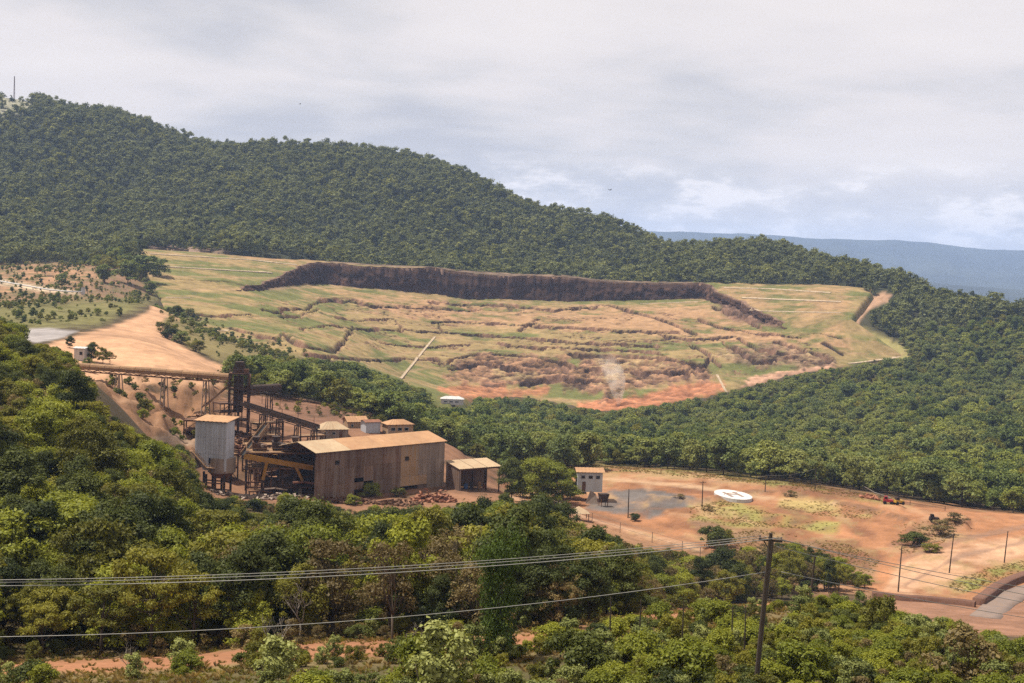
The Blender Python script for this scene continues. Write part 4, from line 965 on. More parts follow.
front = plant_free(330, 398, -0.26, 0.0, 2.6, 307, [(196, 504), (250, 508), (320, 514), (345, 517), (500, 511), (512, 516), (500, 528), (330, 536), (190, 526)], SHRUB, [2, 2.5, 1, 2, 5], 0.7, 1.6, lambda X, Y: np.full(len(X), .75))
front2 = plant_free(372, 396, -0.23, -0.13, 3.4, 308, [(196, 502), (245, 505), (300, 506), (318, 510), (318, 520), (196, 520)], SHRUB, [4, 2, 1, 1, .3], 1.0, 1.7, lambda X, Y: np.full(len(X), .8))
front3 = plant_free(415, 530, -0.31, -0.2, 3.0, 309, [(92, 398), (100, 378), (190, 372), (215, 385), (200, 445), (150, 444), (108, 425)], SHRUB, [1, 2, .5, 2.5, 2], 0.5, 1.5, lambda X, Y: np.clip(0.16 + 0.5 * fbm(X / 8, Y / 8, 3, 90), 0, .6))
front4 = plant_free(440, 560, -0.19, -0.05, 3.0, 310, [(255, 394), (330, 403), (420, 425), (410, 432), (330, 420), (262, 408)], SHRUB, [1, 2, .5, 1.5, 3], 0.5, 1.3, lambda X, Y: np.clip(0.22 + 0.6 * fbm(X / 8, Y / 8, 3, 91), 0, .7))
front = merge(front, front2, front3, front4)
scrub = merge(scrub, scrub_b)
uw, vw = proj(wood['x'], wood['y'], wood['z'] + wood['H'] * .6)
bw_ = (uw > 270) & (uw < 520) & (vw > 505) & (RNG.random(len(uw)) < 0.30); wood['i'][bw_] = 4
bw_ = (uw > 180) & (uw < 640) & (vw > 500) & (wood['i'] != 4) & (RNG.random(len(uw)) < 0.28); wood['i'][bw_] = 2  # shadowed look of the middle wood put in by extra dark-leaved trees
bw_ = (uw > 560) & (uw < 780) & (vw > 530) & (RNG.random(len(uw)) < 0.25); wood['i'][bw_] = 4
def emit(d, protos, nmax, name, cat, group, where, stuff_name, minpx=6):
    it = items_of(d); vis = visible_share(it)
    order = np.argsort(-vis); pick = [k for k in order[:nmax] if vis[k] > minpx]
    rest = np.ones(len(vis), bool); rest[pick] = False
    for k in pick:
        p = protos[d['i'][k]]
        kinds_place(p, name, size_word(d['H'][k] / p.H) + p.desc + ' ' + where(it[k, 0], it[k, 1], d['y'][k]), cat, group, (d['x'][k], d['y'][k], d['z'][k]), float(d['rot'][k]), (float(d['w'][k]), float(d['s'][k])))
    r = np.nonzero(rest)[0]
    gn_scatter(stuff_name, np.c_[d['x'], d['y'], d['z']][r], d['rot'][r], np.c_[d['w'], d['w'], d['s']][r], d['i'][r], protos)
def size_word(q): return 'large ' if q > 1.12 else ('small ' if q < 0.72 else '')
def w_wood(u, v, y):
    if y < 135: return 'at the foot of the wood along the firebreak' if u < 250 else ('beside the firebreak near the dead trees' if u < 430 else 'beside the firebreak near the creeper-covered tree')
    if u < 200: return ('deep in the wood below the conveyor' if y < 190 else ('on the wooded slope below the cut bank' if y < 270 else 'at the top of the wood by the clearing'))
    if u < 330: return 'in the wood below the grey silo tower'
    if u < 520: return 'in the wood below the long rusted shed'
    if u < 680: return 'in the wood below the wire fence'
    return 'on the scrubby slope below the dirt yard'
def w_valley(u, v, y):
    if u < 150: return 'beside the bare earth clearing'
    if u < 450: return 'in the belt between plant and dam'
    if v > 440 and u < 620: return 'behind the small white house'
    if y > 1000: return 'in the forest at the foot of the dam'
    if y < 620: return 'in the forest edge behind the parked machines' if u > 800 else 'in the forest edge behind the helipad'
    if u > 930: return 'in the forest above the curved road'
    return 'midway between the dirt yard and the dam' if y > 800 else 'deep in the forest beyond the dirt yard'
def w_fg(u, v, y):
    if y > 113 and v < 600: return 'on the slope below the dirt yard'
    if u < 330: return 'beside the bare firebreak under the wires'
    if u < 640: return 'on the near slope beside the creeper-covered tree'
    if u > 880: return 'on the near slope below the curved road'
    if v > 650: return 'around the base of the tall utility pole'
    return 'along the firebreak near the tall pole' if y > 100 else 'on the near slope among the fence stakes'
emit(wood, NEAR, 290, 'broadleaf_tree', 'tree', 'broadleaf trees of the near wood', w_wood, 'woodland')
emit(valley, MID, 150, 'forest_tree', 'forest tree', 'trees of the valley forest', w_valley, 'valley_forest')
emit(front, SHRUB, 60, 'scrub_bush', 'bush', 'scrub in front of the plant', lambda u, v, y: 'on the cut bank under the conveyor' if y > 410 and u < 225 else 'behind the plant by the tree belt' if y > 430 else 'under the silo tower and platforms' if u < 318 else ('in front of the long rusted shed' if u < 450 else 'below the open shed'), 'plant_scrub')
emit(fgall, SHRUB, 260, 'shrub', 'shrub', 'shrubs of the near slope', w_fg, 'undergrowth')
gn_scatter('hill_forest', np.c_[hill['x'], hill['y'], hill['z']], hill['rot'], np.c_[hill['w'], hill['w'], hill['s']], hill['i'], FAR)
gn_scatter('field_scrub', np.c_[scrub['x'], scrub['y'], scrub['z']], scrub['rot'], np.c_[scrub['w'], scrub['w'], scrub['s']], scrub['i'], MID)


# ================================================================== PLANT AND OTHER THINGS
def at(u, v, D): return Vector(pix(u, v, D))
def eave_D(u0, v0, D0, u1, v1):
    """depth of a second pixel lying at the same height as the first"""
    z = pix(u0, v0, D0)[2]; return pixz(u1, v1, z)[1]
def part(name, mat, parent, fn, smooth=False):
    mb = MB(); fn(mb); return mb.build(name, mat, parent, smooth)
def bar_part(name, mat, parent, a, b, w, h=None): return part(name, mat, parent, lambda m_: m_.bar(a, b, w, h))
def box_part(name, mat, parent, *c): return part(name, mat, parent, lambda m_: m_.box(*c))
def sheet(name, mat, parent, corners, th=0.06, ribs=0):
    """a panel from four corners, with rolled ribs across its width"""
    a, b, c, d = [Vector(p) for p in corners]; nrm = (b - a).cross(d - a).normalized()
    k = max(2, ribs * 2 + 1); mb = MB(); vs, fs = [], []
    for i in range(k):
        t = i / (k - 1); o_ = nrm * (th if (i % 2 and ribs) else 0)
        lo, hi = a.lerp(b, t), d.lerp(c, t); vs += [lo + o_, hi + o_, lo + o_ - nrm * th, hi + o_ - nrm * th]
    for i in range(k - 1):
        j = 4 * i
        fs += [(j, j + 4, j + 5, j + 1), (j + 2, j + 3, j + 7, j + 6), (j, j + 2, j + 6, j + 4), (j + 1, j + 5, j + 7, j + 3)]
    fs += [(0, 1, 3, 2), (4 * k - 4, 4 * k - 2, 4 * k - 1, 4 * k - 3)]
    mb.add(vs, fs); return mb.build(name, mat, parent)

# ---- long rusted shed
D1 = 390.0; D2 = eave_D(316, 453, D1, 445, 441)
PA, PB = at(316, 453, D1), at(445, 441, D2)
ln = math.hypot(PB.x - PA.x, PB.y - PA.y); rz = math.atan2(PB.y - PA.y, PB.x - PA.x); zb = pix(316, 506, D1)[2]
EH = PA.z - zb; W2 = 8.2; RH = EH + 2.0
shed = thing('industrial_shed', 'long rusted sheet-metal processing shed with a dust-orange pitched roof', 'shed', (PA.x, PA.y, zb), rz)
ncol = 14; cw_ = ln / ncol; rowz = [-1.6, EH * 0.36, EH * 0.66, EH]
for i in range(ncol):
    for r in range(3):
        x0, x1, z0, z1 = i * cw_ + 0.02, (i + 1) * cw_ - 0.02, rowz[r] + 0.02, rowz[r + 1] - 0.02
        if r == 0 and i in (3, 4): z0 = EH * 0.22 if i == 4 else z0
        if (r == 0 and i in (5,)) : continue
        if r == 0 and i in (9, 10, 11): z0 = EH * 0.17
        if r == 1 and i == 4: z0 = EH * 0.44
        mt = M['wall_brown'] if i < 9 else (M['wall_grey'] if i > 10 and r > 0 or i > 11 else M['wall_tan'])
        yo = -0.03 * random.random()
        sheet('wall_sheet', mt, shed, [(x0, yo, z0), (x1, yo, z0), (x1, yo, z1), (x0, yo, z1)], 0.07, 5)
part('lower_wall', M['wall_brown'], shed, lambda m_: m_.box(11 * cw_, 0.15, -1.6, 13 * cw_, 0.4, EH * 0.42))
for i in range(8):
    x0, x1 = i * ln / 8 - (0.5 if i == 0 else 0), (i + 1) * ln / 8 + (0.5 if i == 7 else 0)
    mt = M['roof_pale'] if i < 2 else M['roof_dust']
    sheet('roof_sheet', mt, shed, [(x0 + .02, -0.7, EH + 0.03), (x1 - .02, -0.7, EH + 0.03), (x1 - .02, W2, RH + 0.2), (x0 + .02, W2, RH + 0.2)], 0.07, 10)
    sheet('roof_sheet', mt, shed, [(x0 + .02, W2 + .02, RH + 0.2), (x1 - .02, W2 + .02, RH + 0.2), (x1 - .02, 2 * W2 + 0.7, EH + 0.03), (x0 + .02, 2 * W2 + 0.7, EH + 0.03)], 0.07, 10)
box_part('back_wall', M['wall_brown'], shed, 0, 2 * W2, -1.6, ln, 2 * W2 + 0.1, EH)
part('end_wall', M['wall_grey'], shed, lambda m_: m_.add([(ln, 0, -1.6), (ln, 2 * W2, -1.6), (ln, 2 * W2, EH), (ln, W2, RH), (ln, 0, EH), (ln - .1, 0, -1.6), (ln - .1, 2 * W2, -1.6), (ln - .1, 2 * W2, EH), (ln - .1, W2, RH), (ln - .1, 0, EH)],
     [(0, 1, 2, 3, 4), (9, 8, 7, 6, 5), (0, 5, 6, 1), (1, 6, 7, 2), (2, 7, 8, 3), (3, 8, 9, 4), (4, 9, 5, 0)]))
box_part('floor_slab', M['concrete'], shed, 0.2, 0.3, -1.6, ln - 0.2, 2 * W2 - 0.2, 0.05)
for i in range(8):
    x = 0.3 + i * (ln - 0.6) / 7
    for y in (0.45, 2 * W2 - 0.4): bar_part('column', M['steel_dark'], shed, (x, y, 0), (x, y, EH - 0.1), 0.35)
    bar_part('rafter', M['steel_dark'], shed, (x, 0.3, EH - 0.3), (x, W2, RH - 0.3), 0.25); bar_part('rafter', M['steel_dark'], shed, (x, W2, RH - 0.3), (x, 2 * W2 - .3, EH - 0.3), 0.25)
for x, z in ((0.155 * ln, EH * 0.78), (0.69 * ln, EH * 0.72)):
    w = box_part('window', M['steel_dark'], shed, x - 0.75, -0.16, z - 0.6, x + 0.75, -0.1, z + 0.6)
    box_part('pane', M['dark_glass'], w, x - 0.6, -0.18, z - 0.45, x + 0.6, -0.163, z + 0.45)

# ---- open lean-to next to it
DL = 418.0; DR = eave_D(460, 469, DL, 500, 466); QA, QB = at(460, 469, DL), at(500, 466, DR)
ll = math.hypot(QB.x - QA.x, QB.y - QA.y); rz2 = math.atan2(QB.y - QA.y, QB.x - QA.x); zq = -71.6; he = QA.z - zq
lean = thing('open_shed', 'open-sided steel shed with a three-panel pale roof beside the long shed', 'shed', (QA.x, QA.y, zq), rz2)
for i in range(3):
    x0, x1 = i * ll / 3 + (0.12 if i else -0.4), (i + 1) * ll / 3 - (0.12 if i < 2 else -0.4)
    sheet('roof_sheet', M['roof_pale'], lean, [(x0, -0.5, he), (x1, -0.5, he), (x1, 7.6, he + 1.5), (x0, 7.6, he + 1.5)], 0.08, 6)
for i in range(4):
    x = 0.2 + i * (ll - 0.4) / 3
    bar_part('post', M['steel_dark'] if i else M['wall_grey'], lean, (x, 0, -1), (x, 0, he - 0.15), 0.3); bar_part('post', M['steel_dark'], lean, (x, 7.2, -1), (x, 7.2, he + 1.2), 0.3)
    bar_part('rafter', M['steel_rust'], lean, (x, -0.3, he - 0.2), (x, 7.4, he + 1.2), 0.2)
bar_part('eave_beam', M['steel_rust'], lean, (0, 0, he - 0.35), (ll, 0, he - 0.35), 0.25, 0.4)
sheet('side_wall', M['wall_brown'], lean, [(-0.1, 7.3, -1), (-0.1, 0, -1), (-0.1, 0, he - 0.2), (-0.1, 7.3, he + 1.1)], 0.06, 8)
box_part('back_wall', M['wall_brown'], lean, 0, 7.35, -1, ll, 7.45, he * 0.75)
for k in range(5):
    x, y, s = 1.5 + k * 2.6, 2.5 + 1.5 * random.random(), 1.0 + 0.8 * random.random(); wp = lean.matrix_basis @ Vector((x, y, 0))
    t = thing('steel_drum', 'upright steel drum stored under the open shed roof, %s' % ['rust brown', 'dull blue', 'dark grey', 'dusty tan', 'rusty red'][k], 'drum', (wp.x, wp.y, zq - 0.2), 0)
    part('body', [M['steel_rust'], M['blue_paint'], M['steel_dark'], M['steel_tan'], M['red_debris']][k], t, lambda m_: m_.tube([(0, 0, 0), (0, 0, 0.7 * s), (0, 0, 0.72 * s), (0, 0, 1.5 * s)], [0.6, 0.6, 0.64, 0.6], 12))
    part('lid', M['steel_dark'], t, lambda m_: m_.tube([(0, 0, 1.5 * s), (0, 0, 1.56 * s)], 0.62, 12))

# ---- grey silo tower
TA = at(195.5, 420.5, 398); gz0 = -72.0
tw = thing('silo_tower', 'pale grey sheet-metal silo tower on dark posts with a dust-orange roof', 'tower', (TA.x, TA.y, gz0), R(-14)); th = TA.z - gz0
bw, bd, bz = 9.6, 5.4, th - 14.0
for i in range(3):
    for r in range(3):
        x0, x1 = i * bw / 3 + .02, (i + 1) * bw / 3 - .02; z0, z1 = bz + (th - bz) * r / 3 + .02, bz + (th - bz) * (r + 1) / 3 - .02
        if r == 0 and i == 0:   # lower corner cut away along the stair
            sheet('wall_sheet', M['sheet_blue'], tw, [(x1 - 0.5, 0, z0), (x1, 0, z0), (x1, 0, z1), (x0, 0, z1)], 0.06, 4)
        else: sheet('wall_sheet', M['sheet_blue'], tw, [(x0, 0, z0), (x1, 0, z0), (x1, 0, z1), (x0, 0, z1)], 0.06, 4)
for r in range(3):
    z0, z1 = bz + (th - bz) * r / 3 + .02, bz + (th - bz) * (r + 1) / 3 - .02
    sheet('wall_sheet', M['sheet_blue'], tw, [(bw, 0.02, z0), (bw, bd, z0), (bw, bd, z1), (bw, 0.02, z1)], 0.06, 4)
    sheet('wall_sheet', M['sheet_blue'], tw, [(0, bd, z0), (0, 0.02, z0), (0, 0.02, z1), (0, bd, z1)], 0.06, 4)
    sheet('wall_sheet', M['sheet_blue'], tw, [(bw, bd, z0), (0, bd, z0), (0, bd, z1), (bw, bd, z1)], 0.06, 6)
sheet('roof', M['roof_dust'], tw, [(-0.5, -0.6, th + .1), (bw + 0.5, -0.6, th + .1), (bw + 1.2, bd + 0.8, th + 1.1), (0.2, bd + 0.8, th + 1.1)], 0.12, 8)
part('drum', M['wall_grey'], tw, lambda m_: m_.tube([(bw * 0.72, 3.2, bz - 0.6), (bw * 0.72, 3.2, bz + 3.6)], [3.9, 3.9], 24))
part('hopper', M['steel_rust'], tw, lambda m_: m_.tube([(bw * 0.72, 3.2, bz - 2.2), (bw * 0.72, 3.2, bz - 0.65)], [2.4, 3.7], 20))
for x in (0.6, 3.4, 6.2, 9.0):
    for y in (0.6, 4.8): bar_part('post', M['steel_dark'], tw, (x, y, -1.5), (x, y, bz - 1.2), 0.5)
for z in (1.8, 4.2):
    for y in (0.6, 4.8): bar_part('beam', M['steel_rust'], tw, (0.6, y, z), (9.0, y, z), 0.25, 0.35)
st = bar_part('stair', M['steel_tan'], tw, (-0.6, -0.7, bz + 5.2), (3.8, -0.7, bz + 1.0), 0.9, 0.3)
bar_part('handrail', M['steel_tan'], st, (-0.6, -1.1, bz + 6.3), (3.8, -1.1, bz + 2.1), 0.1); bar_part('handrail', M['steel_tan'], st, (-0.6, -0.3, bz + 6.3), (3.8, -0.3, bz + 2.1), 0.1)
box_part('landing', M['steel_tan'], tw, 3.6, -1.2, bz + 0.7, 6.6, -0.1, bz + 0.95); box_part('landing', M['steel_tan'], tw, -2.6, -1.2, bz + 5.0, -0.5, 0.4, bz + 5.25)
for x0 in (4.4, 5.6):
    w = box_part('window', M['steel_dark'], tw, x0, -0.14, bz + 1.6, x0 + 0.9, -0.075, bz + 3.6)
    box_part('pane', M['dark_glass'], w, x0 + 0.1, -0.16, bz + 1.75, x0 + 0.8, -0.143, bz + 3.45)
for x in (3.7, 5.1, 6.5): bar_part('railing_post', M['steel_tan'], tw, (x, -1.15, bz + 0.9), (x, -1.15, bz + 2.0), 0.1)
bar_part('handrail', M['steel_tan'], tw, (3.7, -1.15, bz + 2.0), (6.5, -1.15, bz + 2.0), 0.1)

# ---- steel frames
def frame(name, label, cat, loc, rz, wx, wy, levels, mats, nx_=2, ny_=2, colw=0.4, brace=True, deck=True, rail=True, ground_z=None):
    t = thing(name, label, cat, loc, rz); H = levels[-1]
    xs = [wx * i / (nx_ - 1) for i in range(nx_)]; ys = [wy * i / (ny_ - 1) for i in range(ny_)]
    for x in xs:
        for y in ys: bar_part('column', mats[0], t, (x, y, -1.5), (x, y, H), colw)
    for k, z in enumerate(levels):
        for y in ys: bar_part('beam', mats[1], t, (-.2, y, z), (wx + .2, y, z), 0.22, 0.4)
        for x in xs: bar_part('beam', mats[1], t, (x, -.2, z), (x, wy + .2, z), 0.22, 0.36)
        if deck and k % 1 == 0 and k > 0:
            dk = box_part('deck', mats[2], t, 0, 0, z + 0.21, wx, wy, z + 0.29)
            if rail:
                for (a, b) in (((0, 0), (wx, 0)), ((0, 0), (0, wy)), ((wx, 0), (wx, wy))):
                    bar_part('handrail', mats[2], dk, (*a, z + 1.4), (*b, z + 1.4), 0.09); bar_part('handrail', mats[2], dk, (*a, z + 0.85), (*b, z + 0.85), 0.07)
        if brace and k < len(levels) - 1:
            z2 = levels[k + 1]
            bar_part('brace', mats[1], t, (xs[0], 0, z), (xs[1], 0, z2), 0.16); bar_part('brace', mats[1], t, (xs[-1], 0, z), (xs[-1], wy, z2), 0.16)
    return t
tb = at(229, 440, 452); tz = -62.0
tt = frame('transfer_tower', 'dark steel transfer tower at the head of the long conveyor', 'tower', (tb.x - 0.4, tb.y, tz), R(8), 6.0, 5.4, [0.4, 5.5, 10.5, 15.5, 20.5], [M['steel_dark'], M['steel_dark'], M['steel_rust']], 3, 2, 0.45)
H_ = 20.5
box_part('chute', M['steel_dark'], tt, 1.4, 1.0, 8, 4.4, 4.2, 19.6)
part('head_housing', M['steel_dark'], tt, lambda m_: m_.hexa([(0.8, 0.6, 20.8), (5.2, 0.6, 20.8), (5.2, 4.8, 20.8), (0.8, 4.8, 20.8)], [(1.8, 1.2, 24.4), (4.4, 1.2, 24.4), (4.4, 4.2, 24.4), (1.8, 4.2, 24.4)]))
box_part('motor', M['steel_rust'], tt, 4.6, 0.2, 20.8, 6.2, 1.6, 22.2)
bar_part('brace', M['steel_tan'], tt, (-0.2, 0.4, 17.2), (-7.5, 0.4, 9.6), 0.4); bar_part('brace', M['steel_rust'], tt, (-0.2, 4.6, 16.2), (-8.6, 4.6, 9.2), 0.4)
for k in range(6):
    z = 1.2 + k * 3.2
    bar_part('stair', M['steel_rust'], tt, (6.4, 0.3, z) if k % 2 else (6.4, 5.0, z), (6.4, 5.0, z + 3.0) if k % 2 else (6.4, 0.3, z + 3.0), 0.7, 0.2)

def conveyor(name, label, a, b, w, h, mats, legs, cover=True):
    a, b = Vector(a), Vector(b); L_ = (b - a).length; rz_ = math.atan2(b.y - a.y, b.x - a.x); tilt = math.asin((b.z - a.z) / L_)
    t = thing(name, label, 'conveyor', a, rz_)
    hx = math.hypot(b.x - a.x, b.y - a.y)
    def p(s, y, z): return (s * hx, y, s * (b.z - a.z) + z)
    nseg = max(2, int(L_ / 6))
    for k in range(nseg):
        s0, s1 = k / nseg + 0.001, (k + 1) / nseg - 0.001
        for y in (-w / 2, w / 2): part('side_panel', mats[0], t, lambda m_: m_.hexa([p(s0, y - .05, -h * 0.2), p(s1, y - .05, -h * 0.2), p(s1, y + .05, -h * 0.2), p(s0, y + .05, -h * 0.2)], [p(s0, y - .05, h * 0.5), p(s1, y - .05, h * 0.5), p(s1, y + .05, h * 0.5), p(s0, y + .05, h * 0.5)]))
        if cover: part('cover', mats[1], t, lambda m_: m_.tube([p(s0, 0, h * 0.38), p(s1, 0, h * 0.38)], w * 0.56, 10))
        for y in (-w / 2, w / 2):
            bar_part('truss_brace', mats[2], t, p(s0, y, -h * 0.6), p((s0 + s1) / 2, y, -h * 0.2), 0.14); bar_part('truss_brace', mats[2], t, p((s0 + s1) / 2, y, -h * 0.2), p(s1, y, -h * 0.6), 0.14)
    for y in (-w / 2, w / 2): bar_part('chord', mats[2], t, p(0, y, -h * 0.62), p(1, y, -h * 0.62), 0.2)
    part('belt', M['rubber'], t, lambda m_: m_.hexa([p(0, -w * .42, -h * 0.15), p(1, -w * .42, -h * 0.15), p(1, w * .42, -h * 0.15), p(0, w * .42, -h * 0.15)], [p(0, -w * .42, -h * 0.05), p(1, -w * .42, -h * 0.05), p(1, w * .42, -h * 0.05), p(0, w * .42, -h * 0.05)]))
    for s in legs:
        wx_, wy_ = a.x + (b.x - a.x) * s, a.y + (b.y - a.y) * s; g_ = float(ground(wx_, wy_)) - a.z - 0.6; top = s * (b.z - a.z) - h * 0.65
        tr = part('trestle', mats[3], t, lambda m_: [m_.bar((s * hx + dx, -w * .7, g_), (s * hx + dx * .5, -w * .45, top), 0.3) for dx in (-.8, .8)])
        bar_part('cross_beam', mats[3], tr, (s * hx, -w * .6, top), (s * hx, w * .6, top), 0.3)
        part('trestle', mats[3], t, lambda m_: [m_.bar((s * hx + dx, w * .7, g_), (s * hx + dx * .5, w * .45, top), 0.3) for dx in (-.8, .8)])
        n_ = max(1, int((top - g_) / 3))
        for k in range(n_):
            z0, z1 = g_ + (top - g_) * k / n_, g_ + (top - g_) * (k + 1) / n_
            bar_part('brace', mats[3], t, (s * hx - .7, -w * .6, z0), (s * hx + .7, -w * .6, z1), 0.16)
    return t
conveyor('belt_conveyor', 'long covered tan conveyor on trestles running over the cut bank', at(62, 366.5, 478), at(231, 379, 453), 1.9, 1.9, [M['steel_tan'], M['steel_tan'], M['steel_rust'], M['wall_grey']], [0.12, 0.35, 0.62, 0.86])
conveyor('belt_conveyor', 'short dark conveyor jutting from the transfer tower toward the trees', at(246, 391, 456), at(279, 389, 470), 2.0, 2.0, [M['steel_dark'], M['steel_dark'], M['steel_dark'], M['steel_dark']], [0.7])
conveyor('belt_conveyor', 'dark conveyor sloping down from the transfer tower past the small houses', at(242, 404, 446), at(318, 428, 432), 2.0, 1.8, [M['steel_dark'], M['steel_rust'], M['steel_dark'], M['steel_dark']], [0.28, 0.5, 0.74, 0.95], False)
conveyor('belt_conveyor', 'rusty inclined conveyor feeding the yellow-girdered platform', at(243, 455, 402), at(266, 425, 418), 1.6, 1.4, [M['steel_tan'], M['steel_tan'], M['steel_tan'], M['steel_rust']], [0.45], False)

# platforms in front of the tower
pb = at(246, 495, 398); pf = frame('screening_platform', 'rusty steel screening platform carried on yellow girders', 'platform', (pb.x, pb.y, -72), R(12), 18.5, 9.0, [3.2, 8.6, 13.0], [M['steel_dark'], M['steel_rust'], M['steel_tan']], 5, 2, 0.45)
for y in (-0.35, 9.35): bar_part('girder', M['steel_yellow'], pf, (-0.8, y, 12.2 if y < 0 else 12.0), (18.8, y, 8.9), 0.4, 1.5)
bar_part('girder_bracket', M['steel_yellow'], pf, (5.6, -0.5, 10.6), (4.6, -0.5, 5.4), 0.7, 0.9); bar_part('girder_bracket', M['steel_yellow'], pf, (13.8, -0.5, 9.4), (15.8, -0.5, 5.2), 0.6, 0.8)
pm_ = pf.matrix_basis
for k, (x, y, lab) in enumerate(((1.5, 2, 'rust brown'), (7.2, 3, 'dark brown'), (12.6, 2, 'pale dusty'))):
    wp = pm_ @ Vector((x, y, 13.3)); t = thing('vibrating_screen', 'boxy %s ore screen machine on the screening platform' % lab, 'ore screen', wp, R(12))
    mtk = [M['steel_rust'], M['steel_dark'], M['steel_tan']][k]
    part('screen_box', mtk, t, lambda m_: m_.hexa([(0, 0, 0.6), (4.2, 0, 0.2), (4.2, 4, 0.2), (0, 4, 0.6)], [(0, 0, 2.6), (4.2, 0, 1.6), (4.2, 4, 1.6), (0, 4, 2.6)]))
    part('feed_chute', M['steel_dark'], t, lambda m_: m_.hexa([(0.4, 1, 2.6), (1.6, 1, 2.4), (1.6, 3, 2.4), (0.4, 3, 2.6)], [(0, 0.6, 4.0), (2.2, 0.6, 4.0), (2.2, 3.4, 4.0), (0, 3.4, 4.0)]))
    part('motor', M['wall_grey'], t, lambda m_: m_.tube([(2.8, -0.6, 1.6), (2.8, 0.6, 1.6)], 0.45, 8))
    for x_ in (0.3, 3.9):
        for y_ in (0.3, 3.7): bar_part('spring_leg', M['steel_dark'], t, (x_, y_, 0), (x_, y_, 0.7), 0.3)
t = thing('ball_mill', 'dark horizontal grinding drum under the yellow girders', 'mill', pm_ @ Vector((5.5, 3.0, 0)), R(12))
part('drum', M['steel_dark'], t, lambda m_: m_.tube([(-.4, 0, 3.0), (0, 0, 3.0), (9.0, 0, 3.0), (9.4, 0, 3.0)], [1.4, 2.7, 2.7, 1.4], 20))
for x in (1.2, 4.5, 7.8): part('ring', M['steel_rust'], t, lambda m_: m_.tube([(x, 0, 3.0), (x + .5, 0, 3.0)], 2.85, 20))
for x in (-1.0, 9.2): box_part('pedestal', M['concrete'], t, x, -1.4, -1, x + 1.2, 1.4, 2.6)
pb2 = at(184, 425, 436); frame('steel_platform', 'low rusty steel platform at the foot of the cut bank', 'platform', (pb2.x, pb2.y, -62.5), R(6), 13.0, 6.0, [0.6, 4.4, 7.4], [M['steel_dark'], M['steel_rust'], M['steel_rust']], 4, 2, 0.35)
pb3 = at(243, 440, 425); frame('steel_platform', 'tan handrailed walkway platform behind the silo tower', 'platform', (pb3.x, pb3.y, -69), R(10), 20.0, 5.0, [1.0, 5.4, 8.4], [M['steel_dark'], M['steel_rust'], M['steel_tan']], 6, 2, 0.35)
for k, (u, v, D, r, h, lab) in enumerate(((262, 446, 420, 2.4, 4.6, 'rusty round tank between the platforms and the conveyor'), (284, 447, 424, 1.9, 3.6, 'small dark round tank beside the rusty tank'), (303, 442, 436, 1.5, 6.0, 'tall thin dark vessel at the foot of the sloping conveyor'), (214, 428, 446, 1.8, 4.0, 'squat rusty tank at the foot of the transfer tower'))):
    b = at(u, v, D); b.z = float(ground(b.x, b.y)) - .2; t = thing('storage_tank', lab, 'tank', b)
    mt = [M['steel_rust'], M['steel_dark'], M['steel_dark'], M['red_debris']][k]
    part('shell', mt, t, lambda m_: m_.tube([(0, 0, 0), (0, 0, h), (0, 0, h + .5)], [r, r, r * .4], 18)); part('rim', M['steel_tan'], t, lambda m_: m_.tube([(0, 0, h - .15), (0, 0, h + .1)], r * 1.05, 18))
    part('ladder', M['steel_tan'], t, lambda m_: [m_.bar((dx, -r - .15, 0), (dx, -r - .15, h + 1), .09) for dx in (-.25, .25)] + [m_.bar((-.25, -r - .15, .5 * j), (.25, -r - .15, .5 * j), .06) for j in range(1, int(h * 2))])
for k, (u, v, D, wx, wy, lv, lab) in enumerate(((252, 432, 440, 8, 4, [.6, 3.4, 6.2], 'rusty open steel frame under the sloping conveyor'), (276, 446, 428, 9, 5, [.6, 4.0], 'low tan steel frame beside the round tanks'), (296, 470, 404, 5.5, 6, [.8, 5, 9.2], 'dark steel stair frame at the open end of the long shed'), (200, 440, 424, 6, 4, [.6, 3.6], 'low rusty frame behind the grey silo tower'), (300, 430, 448, 9, 4, [.4, 3.0, 5.4], 'dark pipe gantry beside the plant house'), (220, 412, 462, 8, 5, [.4, 3.2, 6.0], 'rusty open frame at the foot of the transfer tower'), (258, 418, 456, 10, 4, [.4, 2.8, 5.0], 'dark handrailed gantry under the short conveyor'), (272, 462, 410, 8, 6, [.5, 4.2, 7.4], 'rust brown gantry behind the yellow girders'), (226, 450, 412, 5, 5, [.5, 4.0, 8.0], 'dark gantry between the silo tower and the platform'))):
    b = at(u, v, D); z_ = float(ground(b.x, b.y)) - .3; frame('pipe_gantry', lab, 'gantry', (b.x, b.y, z_), R(8 + 6 * k), wx, wy, lv, [[M['steel_dark'], M['steel_rust'], M['steel_tan']], [M['steel_tan'], M['steel_rust'], M['steel_rust']]][k % 2], 3, 2, 0.3)
fp = [gpt(u, v, 440) for u, v in ((262, 404), (280, 406), (298, 408), (316, 411), (334, 414), (352, 418), (370, 422), (388, 425))]
for p in fp: pass
# ore pipes by the platform
for k in range(4):
    a = pm_ @ Vector((1 + 4 * k, -1.6 - 0.6 * (k % 2), 2.2 + 0.9 * k)); t = thing('pipe', ['thin rusty pipe', 'pale dusty pipe', 'dark steel pipe', 'thick rusty pipe'][k] + ' slung along the screening platform', 'pipe', (a.x, a.y, a.z), R(12))
    part('pipe_run', [M['steel_rust'], M['wall_grey'], M['steel_dark'], M['red_debris']][k], t, lambda m_: m_.tube([(0, 0, 0), (3, 0, 0.2), (6.5, 0.2, -0.3)], 0.18 + 0.06 * k, 8))
    part('flange', M['steel_dark'], t, lambda m_: m_.tube([(3, 0, 0.2), (3.2, 0, 0.2)], 0.34 + 0.06 * k, 8)); part('support', M['steel_dark'], t, lambda m_: [m_.bar((x, 0, -a.z - 73), (x, 0, 0), 0.14) for x in (1, 5.5)])

